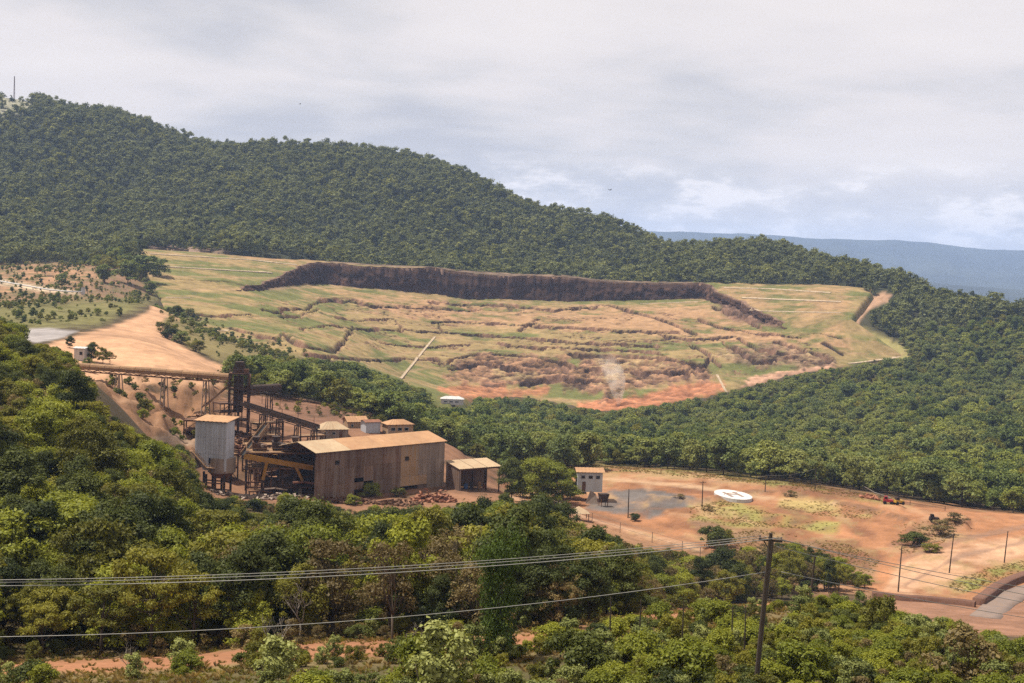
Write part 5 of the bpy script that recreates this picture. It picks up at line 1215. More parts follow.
def house(name, label, u, v, D, wx, wy, h, rz_, wall, roof_mat, hip=True, rh=1.6, wins=(), door=None, cat='house', over=0.5):
    b = at(u, v, D); t = thing(name, label, cat, (b.x, b.y, b.z), rz_)
    part('wall', wall, t, lambda m_: m_.box(0, 0, -1.2, wx, wy, h))
    o = over; q = wy / 2 if hip else 0
    e = [(-o, -o, h), (wx + o, -o, h), (wx + o, wy + o, h), (-o, wy + o, h)]; r0, r1 = (q * .8 - (0 if hip else o), wy / 2, h + rh), (wx - q * .8 + (0 if hip else o), wy / 2, h + rh)
    rows_ = [(e[0], e[1], r1, r0), (e[2], e[3], r0, r1)]
    for a_, b_, c_, d_ in rows_:
        k = max(1, int((wx + 2 * o) / 4))
        for i in range(k):
            f0, f1 = i / k + .002, (i + 1) / k - .002
            A_, B_, C_, D_ = Vector(a_).lerp(Vector(b_), f0), Vector(a_).lerp(Vector(b_), f1), Vector(d_).lerp(Vector(c_), f1), Vector(d_).lerp(Vector(c_), f0)
            sheet('roof_sheet', roof_mat, t, [A_, B_, C_, D_], 0.08, 4)
    if hip:
        for tri in ((e[1], e[2], r1), (e[3], e[0], r0)):
            n_ = Vector((0, 0, 0.08)); part('roof_end', roof_mat, t, lambda m_: m_.add([*tri, *[Vector(p_) - n_ for p_ in tri]], [(0, 1, 2), (5, 4, 3), (0, 3, 4, 1), (1, 4, 5, 2), (2, 5, 3, 0)]))
    else:
        for x in (0.04, wx - 0.04): part('gable', wall, t, lambda m_: m_.add([(x - .04, 0, h), (x - .04, wy, h), (x - .04, wy / 2, h + rh * .92), (x + .04, 0, h), (x + .04, wy, h), (x + .04, wy / 2, h + rh * .92)], [(0, 2, 1), (3, 4, 5), (0, 1, 4, 3), (1, 2, 5, 4), (2, 0, 3, 5)]))
    for (x0, z0, x1, z1) in wins:
        w = box_part('window', M['white_paint'], t, x0, -0.09, z0, x1, -0.01, z1); box_part('pane', M['dark_glass'], w, x0 + .1, -0.11, z0 + .1, x1 - .1, -0.093, z1 - .1)
    if door:
        d_ = box_part('door', M['steel_rust'], t, door[0], -0.1, -1, door[1], -0.01, 2.1); box_part('handle', M['steel_dark'], d_, door[1] - .2, -.16, 1.0, door[1] - .1, -.105, 1.15)
    return t
house('plant_house', 'low grey plant house with a pale hipped roof behind the long shed', 320, 438, 462, 9.5, 7.5, 2.8, R(20), M['wall_grey'], M['roof_pale'], True, 2.2, ((1, 1, 2.2, 2), (4, 1, 5.2, 2)), (6.5, 7.5))
house('plant_house', 'small plant house with dark rust-red roof between the hipped houses', 348, 430, 482, 7, 6, 2.8, R(25), M['wall_tan'], M['roof_dust'], False, 1.6, ((1, 1, 2, 2),))
house('plant_house', 'flat grey-walled store with a thin rust roof behind the long shed', 366, 434, 474, 5.2, 5, 4.0, R(28), M['sheet_blue'], M['red_debris'], False, 0.6)
house('plant_house', 'plant office with dark windows and orange hipped roof near the trees', 388, 433.5, 474, 9.0, 6, 3.0, R(24), M['wall_tan'], M['roof_dust'], True, 1.4, ((1, .8, 2.6, 2), (3.4, .8, 5, 2), (5.8, .8, 7.4, 2)))
house('white_house', 'small white house with three dark windows beside the dirt yard', 577.5, 488, 447, 8.0, 6.5, 5.2, R(4), M['white_paint'], M['roof_dust'], False, 1.0, ((1.0, 3.0, 2.4, 4.2), (3.4, 3.0, 4.9, 4.2), (5.8, 3.0, 7.2, 4.2)), (1.5, 2.6), over=0.7)
house('guard_hut', 'little white hut at the edge of the bare earth clearing', 74, 357, 530, 4.2, 4, 3.4, R(-12), M['white_paint'], M['white_paint'], False, 0.5, ((2.2, .8, 3.6, 2.2),))
gq_ = Vector((*dray(452, 403), 0))
house('white_shed', 'low white shed among the trees at the foot of the dam', 441, 403, gq_.y - 5, 16, 8, 3.0, R(3), M['white_paint'], M['white_paint'], True, 1.8, ((2, .6, 4.5, 1.6), (6, .6, 8.5, 1.6), (10, .6, 12.5, 1.6)))
# tent-roofed shelter by the fence
b = at(571, 509, 400); b.z = float(ground(b.x, b.y)); t = thing('shelter', 'little pyramid-roofed shelter standing by the wire fence', 'shelter', b, R(6))
for x in (0, 5.2):
    for y in (0, 4): bar_part('post', M['steel_dark'], t, (x, y, -.5), (x, y, 1.6), 0.18)
for q in (((-.4, -.4, 1.6), (5.6, -.4, 1.6), (2.6, 2, 3.4)), ((5.6, -.4, 1.6), (5.6, 4.4, 1.6), (2.6, 2, 3.4)), ((5.6, 4.4, 1.6), (-.4, 4.4, 1.6), (2.6, 2, 3.4)), ((-.4, 4.4, 1.6), (-.4, -.4, 1.6), (2.6, 2, 3.4))):
    part('roof_panel', M['roof_pale'], t, lambda m_: m_.add([*q, *[(p_[0], p_[1], p_[2] - .1) for p_ in q]], [(0, 1, 2), (5, 4, 3), (0, 3, 4, 1), (1, 4, 5, 2), (2, 5, 3, 0)]))
# junk beside the white house
b = at(601, 494, 437); b.z = float(ground(b.x, b.y)); t = thing('scrap_hopper', 'rusty scrap hopper frame leaning beside the white house', 'hopper', b, R(20))
part('bin', M['steel_dark'], t, lambda m_: m_.hexa([(0.6, .6, 1.2), (2.4, .6, 1.2), (2.4, 2, 1.2), (.6, 2, 1.2)], [(0, 0, 4), (3, 0, 4), (3, 2.6, 4), (0, 2.6, 4)]))
for x in (.4, 2.6):
    for y in (.4, 2.2): bar_part('leg', M['steel_rust'], t, (x, y, -.3), (x, y, 2.4), 0.2)
b = at(586, 489, 442); b.z = float(ground(b.x, b.y)); t = thing('tilted_plate', 'grey steel plate leaning on the white house', 'plate', b, R(5)); part('plate_sheet', M['wall_grey'], t, lambda m_: m_.hexa([(0, 0, 0), (4, 0, 0), (4, .2, 0), (0, .2, 0)], [(1.6, 1, 4.2), (3.4, 1, 3), (3.4, 1.2, 3), (1.6, 1.2, 4.2)])); part('stay', M['steel_dark'], t, lambda m_: m_.bar((3, 1.6, -.2), (2.6, 1.1, 2.8), 0.15))

# red-brown heaps of broken blocks and boards in front of the shed
def heap(name, spots, n, s0, s1, mat, zflat, seed, hgt):
    rng = random.Random(seed); mb = MB()
    for _ in range(n):
        u, v, sp = rng.choice(spots); a = rng.random() * 6.28; r = sp * math.sqrt(rng.random()); b = at(u, v, 398 if zflat is None else zflat)
        x, y = b.x + r * math.cos(a), b.y + 0.7 * r * math.sin(a); z = float(ground(x, y)) + hgt * (1 - r / sp) * rng.random()
        l, w, h = s0 + (s1 - s0) * rng.random(), 0.3 + 0.5 * rng.random(), 0.2 + 0.35 * rng.random(); ca, sa = math.cos(rng.random() * 6.28), math.sin(rng.random() * 6.28)
        ca = rng.uniform(-1, 1); sa = math.sqrt(1 - ca * ca); t_ = rng.uniform(-.35, .35)
        def P(i, j, k): return (x + ca * i * l - sa * j * w, y + sa * i * l + ca * j * w, z + k * h + i * l * t_)
        mb.hexa([P(-.5, -.5, 0), P(.5, -.5, 0), P(.5, .5, 0), P(-.5, .5, 0)], [P(-.5, -.5, 1), P(.5, -.5, 1), P(.5, .5, 1), P(-.5, .5, 1)])
    o = mb.build(name, mat); o['kind'] = 'stuff'; return o
heap('brick_rubble', [(432, 498, 6), (440, 494, 5), (425, 502, 4), (445, 500, 3)], 260, 0.7, 2.2, M['red_debris'], 400, 4, 3.2)
heap('board_debris', [(345, 503, 5), (362, 500, 4), (405, 496, 5), (330, 506, 3), (390, 498, 4)], 170, 0.8, 3.2, M['steel_rust'], 392, 5, 1.6)
heap('pale_rubble', [(255, 492, 6), (275, 489, 6), (290, 492, 5), (225, 492, 4), (265, 480, 5)], 160, 0.5, 1.8, M['wall_grey'], 396, 6, 1.4)
heap('rusty_scrap', [(255, 410, 9), (275, 415, 9), (300, 422, 9), (330, 428, 8), (240, 425, 8), (215, 420, 8), (350, 425, 6)], 420, 0.8, 3.6, M['steel_rust'], 452, 17, 1.8)
heap('plant_debris', [(210, 418, 6), (265, 432, 9), (300, 440, 8), (240, 436, 6), (285, 425, 8), (320, 418, 10), (290, 412, 10)], 520, 0.6, 3.2, M['red_debris'], 440, 7, 1.2)

# ---- yard
hp = gpt(733, 495.5, 300); pad_ = thing('helipad', 'white painted helipad with a dark H on the dirt yard', 'helipad', (hp.x, hp.y, hp.z + 0.25), R(12))
part('disc', M['white_paint'], pad_, lambda m_: m_.tube([(0, 0, -1.2), (0, 0, 0.03)], 5.6, 32)).scale = (1.0, 1.75, 1)
def hletter(m_):
    for a_, b_ in (((-2.4, -4.6), (-1.2, 4.6)), ((1.2, -4.6), (2.4, 4.6)), ((-1.2, -0.7), (1.2, 0.7))): m_.box(a_[0], a_[1], 0.0, b_[0], b_[1], 0.045)
part('letter', M['asphalt'], pad_, hletter)
def wire_fence(name, label, pts, h, mat, lift=0.0, rails=(0.98, 0.5)):
    t = thing(name, label, 'fence', pts[0])
    o0 = Vector(pts[0])
    for p in pts: bar_part('post', mat, t, Vector(p) - o0 - Vector((0, 0, .4)), Vector(p) - o0 + Vector((0, 0, h)), 0.16)
    for a, b_ in zip(pts, pts[1:]):
        for k in rails: bar_part('rail', mat, t, Vector(a) - o0 + Vector((0, 0, h * k)), Vector(b_) - o0 + Vector((0, 0, h * k)), 0.07)
    return t
fp = []
for u, v in ((507, 494), (522, 498), (537, 502), (552, 507), (567, 512), (592, 520), (620, 530), (652, 540), (682, 549), (700, 555)):
    g_ = gpt(u, v + 3, 330); fp.append(g_)
wire_fence('wire_fence', 'rusty post-and-rail fence along the near edge of the yard', fp, 3.0, M['wall_grey'])
fp = [gpt(u, v, 380) for u, v in ((760, 482), (790, 485), (820, 489), (850, 493), (880, 499), (910, 505), (945, 511))]
wire_fence('wire_fence', 'low dark fence along the forest edge of the yard', fp, 1.5, M['steel_dark'])
wire_fence('wire_fence', 'rusty fence crossing the plant yard in front of the small houses', [gpt(u, v, 430) for u, v in ((266, 414), (282, 417), (298, 421), (314, 425))], 3.0, M['steel_rust'])
wire_fence('wire_fence', 'thin rusty fence between the plant yard and the tree belt', [gpt(u, v, 440) for u, v in ((262, 404), (280, 406), (298, 408), (316, 411), (334, 414), (352, 418), (370, 422), (388, 425))], 3.4, M['steel_rust'])
# small machines at the far edge of the yard
def machine(name, label, u, v, mat, s, cab):
    b = gpt(u, v, 350); t = thing(name, label, 'machine', b, R(random.uniform(-20, 20)))
    part('body', mat, t, lambda m_: m_.hexa([(0, 0, .7 * s), (3 * s, 0, .7 * s), (3 * s, 1.6 * s, .7 * s), (0, 1.6 * s, .7 * s)], [(0.1 * s, .1 * s, 1.5 * s), (2.7 * s, .1 * s, 1.35 * s), (2.7 * s, 1.5 * s, 1.35 * s), (.1 * s, 1.5 * s, 1.5 * s)]))
    c = part('cab', mat if cab else M['steel_dark'], t, lambda m_: m_.hexa([(.2 * s, .2 * s, 1.45 * s), (1.4 * s, .2 * s, 1.45 * s), (1.4 * s, 1.4 * s, 1.45 * s), (.2 * s, 1.4 * s, 1.45 * s)], [(.3 * s, .3 * s, 2.3 * s), (1.2 * s, .3 * s, 2.3 * s), (1.2 * s, 1.3 * s, 2.3 * s), (.3 * s, 1.3 * s, 2.3 * s)]))
    box_part('pane', M['dark_glass'], c, .45 * s, .16 * s, 1.6 * s, 1.1 * s, .2 * s, 2.15 * s)
    for x in (.5, 2.4):
        for y in (-.1, 1.35): part('wheel', M['rubber'], t, lambda m_: m_.tube([(x * s, y * s, .5 * s), (x * s, (y + .35) * s, .5 * s)], .5 * s, 12))
machine('tractor', 'small red machine parked at the forest edge of the yard', 883, 504.5, M['red_paint'], 1.15, True)
machine('roller', 'small yellow machine parked next to the red one', 896, 505.5, M['yellow_paint'], 1.1, False)
machine('cart', 'dark little cart standing on the bare track', 930, 522, M['steel_dark'], 1.0, False)
heap('brush_pile', [(869, 496, 3), (873, 499, 2.5)], 70, 0.6, 1.8, M['brick_red'], 468, 8, 1.6)
b = gpt(878, 498, 350); part('felled_trunk', M['deadwood'], None, lambda m_: m_.tube([b + Vector((-4, 3, 3.2)), b + Vector((-1, 1, 1.6)), b + Vector((4, -1, .2))], [.12, .2, .28], 8)); tag(bpy.data.objects['felled_trunk'], 'pale felled trunk leaning at the forest edge of the yard', 'log')

# ---- curved access road with its dark earth kerb
def ribbon(name, mat, cpts, half, top, bot, kind=None, parent=None):
    cp = np.array([(p.x, p.y) for p in cpts]); s_ = np.r_[0, np.cumsum(np.hypot(*np.diff(cp, axis=0).T))]; q = np.linspace(0, s_[-1], 40)
    x, y = np.interp(q, s_, cp[:, 0]), np.interp(q, s_, cp[:, 1])
    for _ in range(2): x[1:-1] = (x[:-2] + x[1:-1] * 2 + x[2:]) / 4; y[1:-1] = (y[:-2] + y[1:-1] * 2 + y[2:]) / 4
    tx_, ty_ = np.gradient(x), np.gradient(y); l_ = np.hypot(tx_, ty_); wx, wy = -ty_ / l_, tx_ / l_
    rows_ = []
    for s, dz in ((-half, bot), (-half, top), (-half * .3, top + .02), (half * .3, top + .02), (half, top), (half, bot)):
        rows_.append(np.c_[x + wx * s, y + wy * s, ground(x, y) + dz])
    m_, k_ = len(rows_), len(x); ii = np.arange(m_ * k_).reshape(m_, k_); F_ = np.stack([ii[:-1, :-1], ii[:-1, 1:], ii[1:, 1:], ii[1:, :-1]], -1).reshape(-1, 4)
    F_ = np.r_[F_, [[ii[0, e_], ii[1, e_], ii[4, e_], ii[5, e_]] for e_ in (0, -1)], [[ii[1, e_], ii[2, e_], ii[3, e_], ii[4, e_]] for e_ in (0, -1)]]
    o = link(bpy.data.objects.new(name, mesh_np(name, np.concatenate(rows_), F_, mat, True)), parent)
    if kind: o['kind'] = kind
    return o
ck = [gpt(u, v, 240, 420) for u, v in ((978, 605), (985, 600), (995, 592), (1010, 584), (1030, 577), (1060, 570))]
o = ribbon('earth_kerb', M['kerb_red'], ck, 1.3, 1.5, -1.0); tag(o, 'dark red earth kerb curving round the access road', 'kerb')
ck2 = [gpt(u, v, 240, 420) for u, v in ((872, 597), (900, 600), (940, 603), (975, 607))]
o = ribbon('retaining_bank', M['kerb_red'], ck2, 1.0, 1.2, -1.0); tag(o, 'straight dark red retaining bank below the bare track', 'bank')
ck3 = [gpt(u, v, 240, 420) for u, v in ((985, 618), (1000, 604), (1015, 595), (1035, 588), (1065, 582))]
ribbon('road', M['asphalt'], ck3, 3.2, 0.2, -2.5, 'structure')

# ---- poles and wires
def pole(u, vb, ut, vt, D, r, label, arm=0.0, lean_=True, group=None, name='utility_pole'):
    g_ = at(u, vb, D) if D else gpt(u, vb, 250)
    D = g_.y; gz_ = float(ground(g_.x, g_.y)); top = at(ut, vt, D)
    base = Vector((g_.x, g_.y, gz_)); t = thing(name, label, 'pole', base, 0, group)
    q = top - base; bb = Vector((0, 0, -1.0))
    part('shaft', M['pole'], t, lambda m_: m_.tube([bb, q * 0.5, q], [r * 1.15, r, r * .75], 8))
    if arm:
        a_ = part('cross_arm', M['pole'], t, lambda m_: m_.bar(q + Vector((-arm, .3 * arm, -.5)), q + Vector((arm, -.3 * arm, -.5)), .12, .14))
        for k in (-.9, 0, .9): part('insulator', M['ceramic'], a_, lambda m_: m_.tube([q + Vector((arm * k, -.3 * arm * k, -.42)), q + Vector((arm * k, -.3 * arm * k, -.2))], [.07, .05], 6))
        bar_part('arm_brace', M['pole'], t, q + Vector((-arm * .6, .2 * arm, -.5)), q + Vector((0, 0, -1.3)), .06)
    return base + q
P1 = pole(754, 703, 771, 533, 93, 0.16, 'tall leaning dark utility pole rising from the near shrubs', 0.75)
P1b = pole(758, 640, 773, 540, 97, 0.10, 'thin stay pole standing just behind the tall leaning utility pole', 0)
P2 = pole(808, 641, 815, 556, 150, 0.13, 'thin leaning pole among the shrubs below the dirt yard', 0)
P3 = pole(898, 592, 902, 546, None, 0.16, 'dark utility pole at the near corner of the bare track', 0.0)
P4 = pole(949, 573, 954, 533, None, 0.16, 'utility pole with a cross arm between the bare track and the grass', 1.2)
P5 = pole(1004, 563, 1008, 531, None, 0.16, 'utility pole beside the grass patch at the curved road', 0.0)
P6 = pole(628, 518, 629, 489, None, 0.16, 'utility pole standing in the grey gravel lot', 0)
P7 = pole(702, 507, 703, 481, None, 0.16, 'utility pole with cross arm beside the helipad', 1.0)
P8 = pole(765, 492, 766, 475, None, 0.15, 'utility pole behind the helipad at the forest edge', 0)
P9 = pole(815, 490, 816, 468, None, 0.15, 'utility pole at the forest edge near the machines', 0)
def wire(label, a, b, sag, r=0.02, n=40, name='power_line'):
    a, b = Vector(a), Vector(b); pts = [a.lerp(b, i / n) - Vector((0, 0, sag * 4 * (i / n) * (1 - i / n))) for i in range(n + 1)]
    mb = MB(); mb.tube([p - a for p in pts], r, 5); o = mb.build(name, M['wire'], None, True); o.location = a; return tag(o, label, 'wire', 'overhead wires')
def end(u, v, D): return at(u, v, D)
arm1 = P1 + Vector((0, 0, -.25))
lefts = [(-.7, .2), (0, 0), (.68, -.2)]
for k, ((dx, dy), v0) in enumerate(zip(lefts, (578.5, 581.0, 584.5))):
    e = end(0, v0 + 1.5, 82); d_ = (e - (arm1 + Vector((dx, dy, 0)))); far_ = arm1 + Vector((dx, dy, 0)) + d_ * 1.9; far_.z = arm1.z + .3; sg = arm1.z + .16 - e.z
    wire('upper power line running from the tall pole over the wood, %s' % ['outer', 'middle', 'inner'][k], arm1 + Vector((dx, dy, 0)), far_, sg, 0.021 + (0.006 if k == 2 else 0))
e = end(0, 637, 82); a_ = P1 + Vector((0, 0, -2.6)); far_ = a_ + (e - a_) * 1.9; far_.z = a_.z + .3; sg = a_.z + .16 - e.z
wire('single lower cable running from the tall pole over the wood', a_, far_, sg, 0.022)
for k, (v1, dz) in enumerate(((583, -.25), (590, -.25), (598, -.9), (613, -2.6))):
    e = end(1024, v1, 104); a_ = P1 + Vector((0.4 * k - .4, 0, dz)); far_ = a_ + (e - a_) * 1.6
    wire('power line from the tall pole toward the curved road, %s of four' % ['top', 'second', 'third', 'lowest'][k], a_, far_, 0.35, 0.024)
for a_, b_, nm in ((P6, P7, 'gravel lot and the helipad'), (P7, P8, 'helipad and the forest edge'), (P8, P9, 'two poles at the forest edge'), (P3, P4, 'bare track corner and the grass patch'), (P4, P5, 'two poles by the grass patch')):
    wire('thin cable strung between the ' + nm if not nm.startswith('two') else 'thin cable strung between ' + nm, a_ - Vector((0, 0, .2)), b_ - Vector((0, 0, .2)), 0.8, 0.03)
for u, vb, vt, w in ((243, 680, 655, 'beside the dead shrub'), (455, 686, 640, 'among the pale shrubs'), (610, 641, 597, 'in the bright shrubs'), (640, 632, 600, 'at the firebreak edge'), (683, 618, 601, 'on the bare firebreak'), (732, 632, 607, 'in front of the tall pole'), (745, 642, 605, 'next to the tall pole'), (560, 668, 640, 'below the creeper-covered tree')):
    pole(u, vb, u + 0.8, vt, 106, 0.055, 'thin wooden fence stake ' + w, 0, name='fence_stake', group='stakes along the firebreak')
# mast on the hill top
yy = np.linspace(2000, 2300, 200); xx = (10 - 512) / F * yy; zz = ground(xx, yy); k = int(np.argmax(zz / yy)); mb_ = Vector((xx[k], yy[k], zz[k]))
t = thing('radio_mast', 'slender radio mast on the bare hilltop', 'mast', mb_); hgt = at(10.5, 76, yy[k]).z - mb_.z
for a_ in range(3):
    c_ = Vector((math.cos(a_ * 2.09), math.sin(a_ * 2.09), 0)); bar_part('leg', M['steel_rust'], t, c_ * 1.0, c_ * .35 + Vector((0, 0, hgt)), 0.45)
for k in range(6): part('ring', M['steel_rust'], t, lambda m_: m_.tube([(0, 0, hgt * (k + .5) / 6), (0, 0, hgt * (k + .5) / 6 + .3)], 0.9 - .08 * k, 6))
# pipe rack and pipeline in the far field
fp = [gpt(u, v, 800) for u, v in ((92, 294.5), (99, 294.5), (106, 294.5), (113, 294.5), (120, 294.3), (127, 294), (133, 293.8))]
wire_fence('pipe_rack', 'pale pipe rack of tall posts standing in the far field', fp, 7.5, M['white_paint'], rails=(0.97, 0.6, 0.2))['category'] = 'pipe rack'
fp = [gpt(u, v, 800) for u, v in ((0, 284), (16, 287), (33, 290), (50, 293), (66, 294.5), (82, 295))]
t = thing('pipeline', 'pale pipeline on short stands leading to the pipe rack', 'pipeline', fp[0])
part('pipe_run', M['white_paint'], t, lambda m_: m_.tube([p - fp[0] + Vector((0, 0, 2.2)) for p in fp], 0.5, 8), True)
for p in fp: bar_part('stand', M['white_paint'], t, p - fp[0] - Vector((0, 0, .5)), p - fp[0] + Vector((0, 0, 2.0)), 0.5)
b = gpt(81, 294.5, 800); t = thing('pump_box', 'white pump cabinet at the end of the pipeline', 'cabinet', b); box_part('cabinet', M['white_paint'], t, 0, 0, -.5, 2.4, 2, 5); box_part('lid', M['wall_grey'], t, -.2, -.2, 5.02, 2.6, 2.2, 5.25)

# birds
for u, v, D, s, w in ((610, 190, 420, 1.2, 'over the hill shoulder'), (300, 104, 600, 1.2, 'high over the hill crest')):
    b = at(u, v, D); t = thing('bird', 'dark bird gliding ' + w, 'bird', b, R(30))
    part('body', M['bird'], t, lambda m_: m_.tube([(-.4 * s, 0, 0), (-.15 * s, 0, .03), (.2 * s, 0, .02), (.42 * s, 0, 0)], [.03, .1, .1, .02], 8), True)
    for q in (-1, 1): part('wing', M['bird'], t, lambda m_: m_.hexa([(-.15 * s, 0, 0), (.15 * s, 0, 0), (.05 * s, q * .9 * s, .22 * s), (-.12 * s, q * .9 * s, .22 * s)] if q > 0 else [(.15 * s, 0, 0), (-.15 * s, 0, 0), (-.12 * s, q * .9 * s, .22 * s), (.05 * s, q * .9 * s, .22 * s)], [(-.15 * s, 0, .03), (.15 * s, 0, .03), (.05 * s, q * .9 * s, .24 * s), (-.12 * s, q * .9 * s, .24 * s)] if q > 0 else [(.15 * s, 0, .03), (-.15 * s, 0, .03), (-.12 * s, q * .9 * s, .24 * s), (.05 * s, q * .9 * s, .24 * s)]))

# ================================================================== SINGLED-OUT PLANTS
def place_px(proto, name, label, cat, u, v, lo, h, w=None, group=None):
    g_ = gpt(u, v, lo); s = h / proto.H; kinds_place(proto, name, label, cat, group, (g_.x, g_.y, g_.z - .1), random.random() * 6.28, ((w / proto.R) if w else s, s))
for (u, v, h, w, pk, lab) in ((532, 503, 13.0, 7.0, 5, 'large light green tree with full crown beside the dirt yard'), (556, 504, 12.0, 7.0, 5, 'large light green tree next to the white house'), (543, 499, 12, 6.5, 5, 'light green tree between the two large trees by the yard'), (570, 499, 9, 4.5, 5, 'smaller light green tree at the corner of the white house'), (520, 497, 9, 4, 2, 'dark tree by the yard entrance')):
    place_px(NEAR[pk], 'yard_tree', lab, 'tree', u, v, 380, h, w)
for (u, v, h, w, pk, lab) in ((634, 521, 2.2, 2.0, 3, 'small dark bush beside the gravel lot pole'), (708, 511, 1.9, 2.4, 4, 'brown bush beside the helipad pole'), (712, 549, 6.0, 4.2, 3, 'dark rounded bush at the near edge of the yard'), (723, 546, 5.0, 3.0, 1, 'olive bush at the near edge of the yard'),
                              (940, 535, 4.2, 5.5, 4, 'wide dark brown bush on the mound beside the track'), (912, 545, 3.6, 4.0, 3, 'dark bush below the mound beside the track'), (955, 523, 2.8, 4.0, 4, 'dry bush on top of the mound'), (790, 497, 2.0, 2.6, 4, 'low dry bush in the middle of the yard'),
                              (930, 552, 2.4, 3.0, 1, 'olive bush at the edge of the track'), (680, 498, 1.2, 2.2, 4, 'flat dry bush at the end of the gravel lot'), (372, 497, 3.6, 3.2, 0, 'yellowish bush against the long rusted shed'), (352, 505, 2.6, 2.2, 0, 'low yellowish bush at the shed opening'), (398, 497, 2.6, 2.4, 1, 'olive bush under the tan shed panels'),
                              (176, 317, 7, 4.5, 3, 'dark round bush by the fork of the dirt road'), (190, 319, 8, 4.5, 1, 'olive bush by the fork of the dirt road'), (163, 333, 6, 5, 1, 'olive bush on the rim of the clearing'), (172, 340, 6, 5, 3, 'dark bush on the rim of the clearing'), (182, 344, 6, 5, 2, 'pale bush on the rim of the clearing'), (196, 352, 6, 5, 1, 'olive bush below the rim of the clearing')):
    place_px(SHRUB[pk], 'yard_bush', lab, 'bush', u, v, 330, h, w)
for (u, v, h, pk, lab) in ((92, 362, 7, 2, 'dark rounded tree beside the little white hut'), (103, 364, 6, 0, 'olive tree beside the little white hut'), (70, 348, 4.5, 2, 'dark bushy tree above the little white hut'), (110, 366, 5, 3, 'spreading olive tree over the conveyor'), (88, 372, 5, 1, 'bright tree under the conveyor'), (112, 388, 4.5, 1, 'bright bushy tree on the cut bank')):
    place_px(NEAR[pk], 'bank_tree', lab, 'tree', u, v, 440, h, h * .42)
for (u, v, h, w, pk, lab) in ((128, 284, 18, 11, 1, 'broad dark tree clump at the left end of the dam'), (146, 280, 20, 12, 1, 'tall dark tree clump against the dam abutment'), (160, 276, 15, 9, 3, 'narrow dark tree at the dam abutment'), (104, 283, 14, 8, 1, 'dark tree beside the far pipe rack'), (150, 294, 10, 6, 1, 'small dark tree below the abutment'), (62, 288, 11, 6, 3, 'lone dark tree in the far field'), (45, 276, 9, 6, 2, 'spreading tree on the brown field slope')):
    place_px(MID[pk], 'field_tree', lab, 'tree', u, v, 900, h, w)

for (u, v, h, w, pk, lab) in ((438, 705, 5.0, 2.6, 2, 'tall pale green shrub standing before the creeper-covered tree'), (418, 690, 3.4, 2.0, 0, 'bright green shrub beside the tall pale green shrub'), (575, 685, 3.6, 2.4, 3, 'dark glossy shrub near the creeper-covered tree'), (275, 690, 3.4, 1.8, 2, 'pale green shrub under the bare dead shrub-tree'),
                              (690, 690, 3.0, 2.4, 0, 'wide bright green shrub near the tall pole'), (960, 690, 4.2, 3.0, 4, 'large brownish shrub below the curved road'), (880, 640, 4.0, 1.6, 1, 'upright olive shrub at the end of the firebreak'), (640, 672, 2.6, 2.0, 0, 'bright rounded shrub between the stakes'), (800, 690, 3.0, 2.4, 0, 'bright leafy shrub behind the tall leaning pole')):
    place_px(SHRUB[pk], 'tall_shrub', lab, 'shrub', u, v, 76, h, w)
# creeper-covered column tree
def creeper():
    rng = np.random.default_rng(77); H = 8.6; lobes = []
    for i in range(46):
        z = H * rng.random() ** 0.85; r = 1.25 + 0.35 * math.sin(z * 1.7) - 0.25 * (z / H); a = rng.random() * 6.28
        if z > H * 0.8: r *= 1.4
        lobes.append((r * 0.75 * math.cos(a), r * 0.75 * math.sin(a), z, 0.55 + .3 * rng.random(), 0.95 + .5 * rng.random()))
    V_, F_ = leaf_cloud(rng, lobes, 620, 0.075, droop=0.8)
    g_ = gpt(497, 658, 90, 140); t = thing('creeper_tree', 'tall dark column of a tree smothered in hanging creeper', 'tree', g_)
    link(bpy.data.objects.new('crown', mesh_np('crown', V_, F_, L['creeper'])), t)
    part('trunk', M['bark'], t, lambda m_: m_.tube([(0, 0, -.8), (.1, 0, 3), (0, .1, 7.6)], [.35, .28, .12], 8), True)
creeper()
def dead_tree(name, label, u, v, H, seed, spread=0.5, mat='deadwood', r=0.09, D=(85, 140), depth=4):
    rng = random.Random(seed); g_ = gpt(u, v, *D); t = thing(name, label, 'dead tree', g_, rng.random() * 6)
    def grow(mb, p, d, l, r_, k):
        n_ = 4; pts = [p]; q = p.copy(); dd = d.copy()
        for i in range(n_):
            dd = (dd + Vector((rng.uniform(-1, 1), rng.uniform(-1, 1), rng.uniform(-.4, .8))) * .16).normalized(); q = q + dd * l / n_; pts.append(q.copy())
        mb.tube(pts, [r_ * (1 - .5 * i / n_) for i in range(n_ + 1)], 5)
        if k > 0:
            for i in range(rng.choice((2, 3, 3))):
                b = pts[rng.randint(2, n_)]; nd = (dd + Vector((rng.uniform(-1, 1), rng.uniform(-1, 1), rng.uniform(-.2, .6))) * spread * 1.5).normalized(); grow(mb, b, nd, l * rng.uniform(.5, .78), r_ * .55, k - 1)
    mt = MB(); mt.tube([(0, 0, -.5), (0, 0, .1), (.05, 0, H * .3)], [r * 1.3, r * 1.1, r], 6); mt.build('trunk', M[mat], t, True)
    for i in range(3):
        mb = MB(); a = i * 2.1 + rng.random(); grow(mb, Vector((.05, 0, H * .28)), Vector((spread * math.cos(a), spread * math.sin(a), 1)).normalized(), H * .4, r * .7, depth - 1); mb.build('limb', M[mat], t, True)
dead_tree('dead_tree', 'pale bare dead shrub-tree beside the firebreak', 275, 668, 3.8, 3, .6)
dead_tree('dead_tree', 'small pale bare snag on the firebreak edge', 128, 676, 2.6, 5, .8, r=.05)
dead_tree('dead_tree', 'tangled pale dead tree inside the wood', 300, 640, 5.5, 8, .7, D=(112, 150))
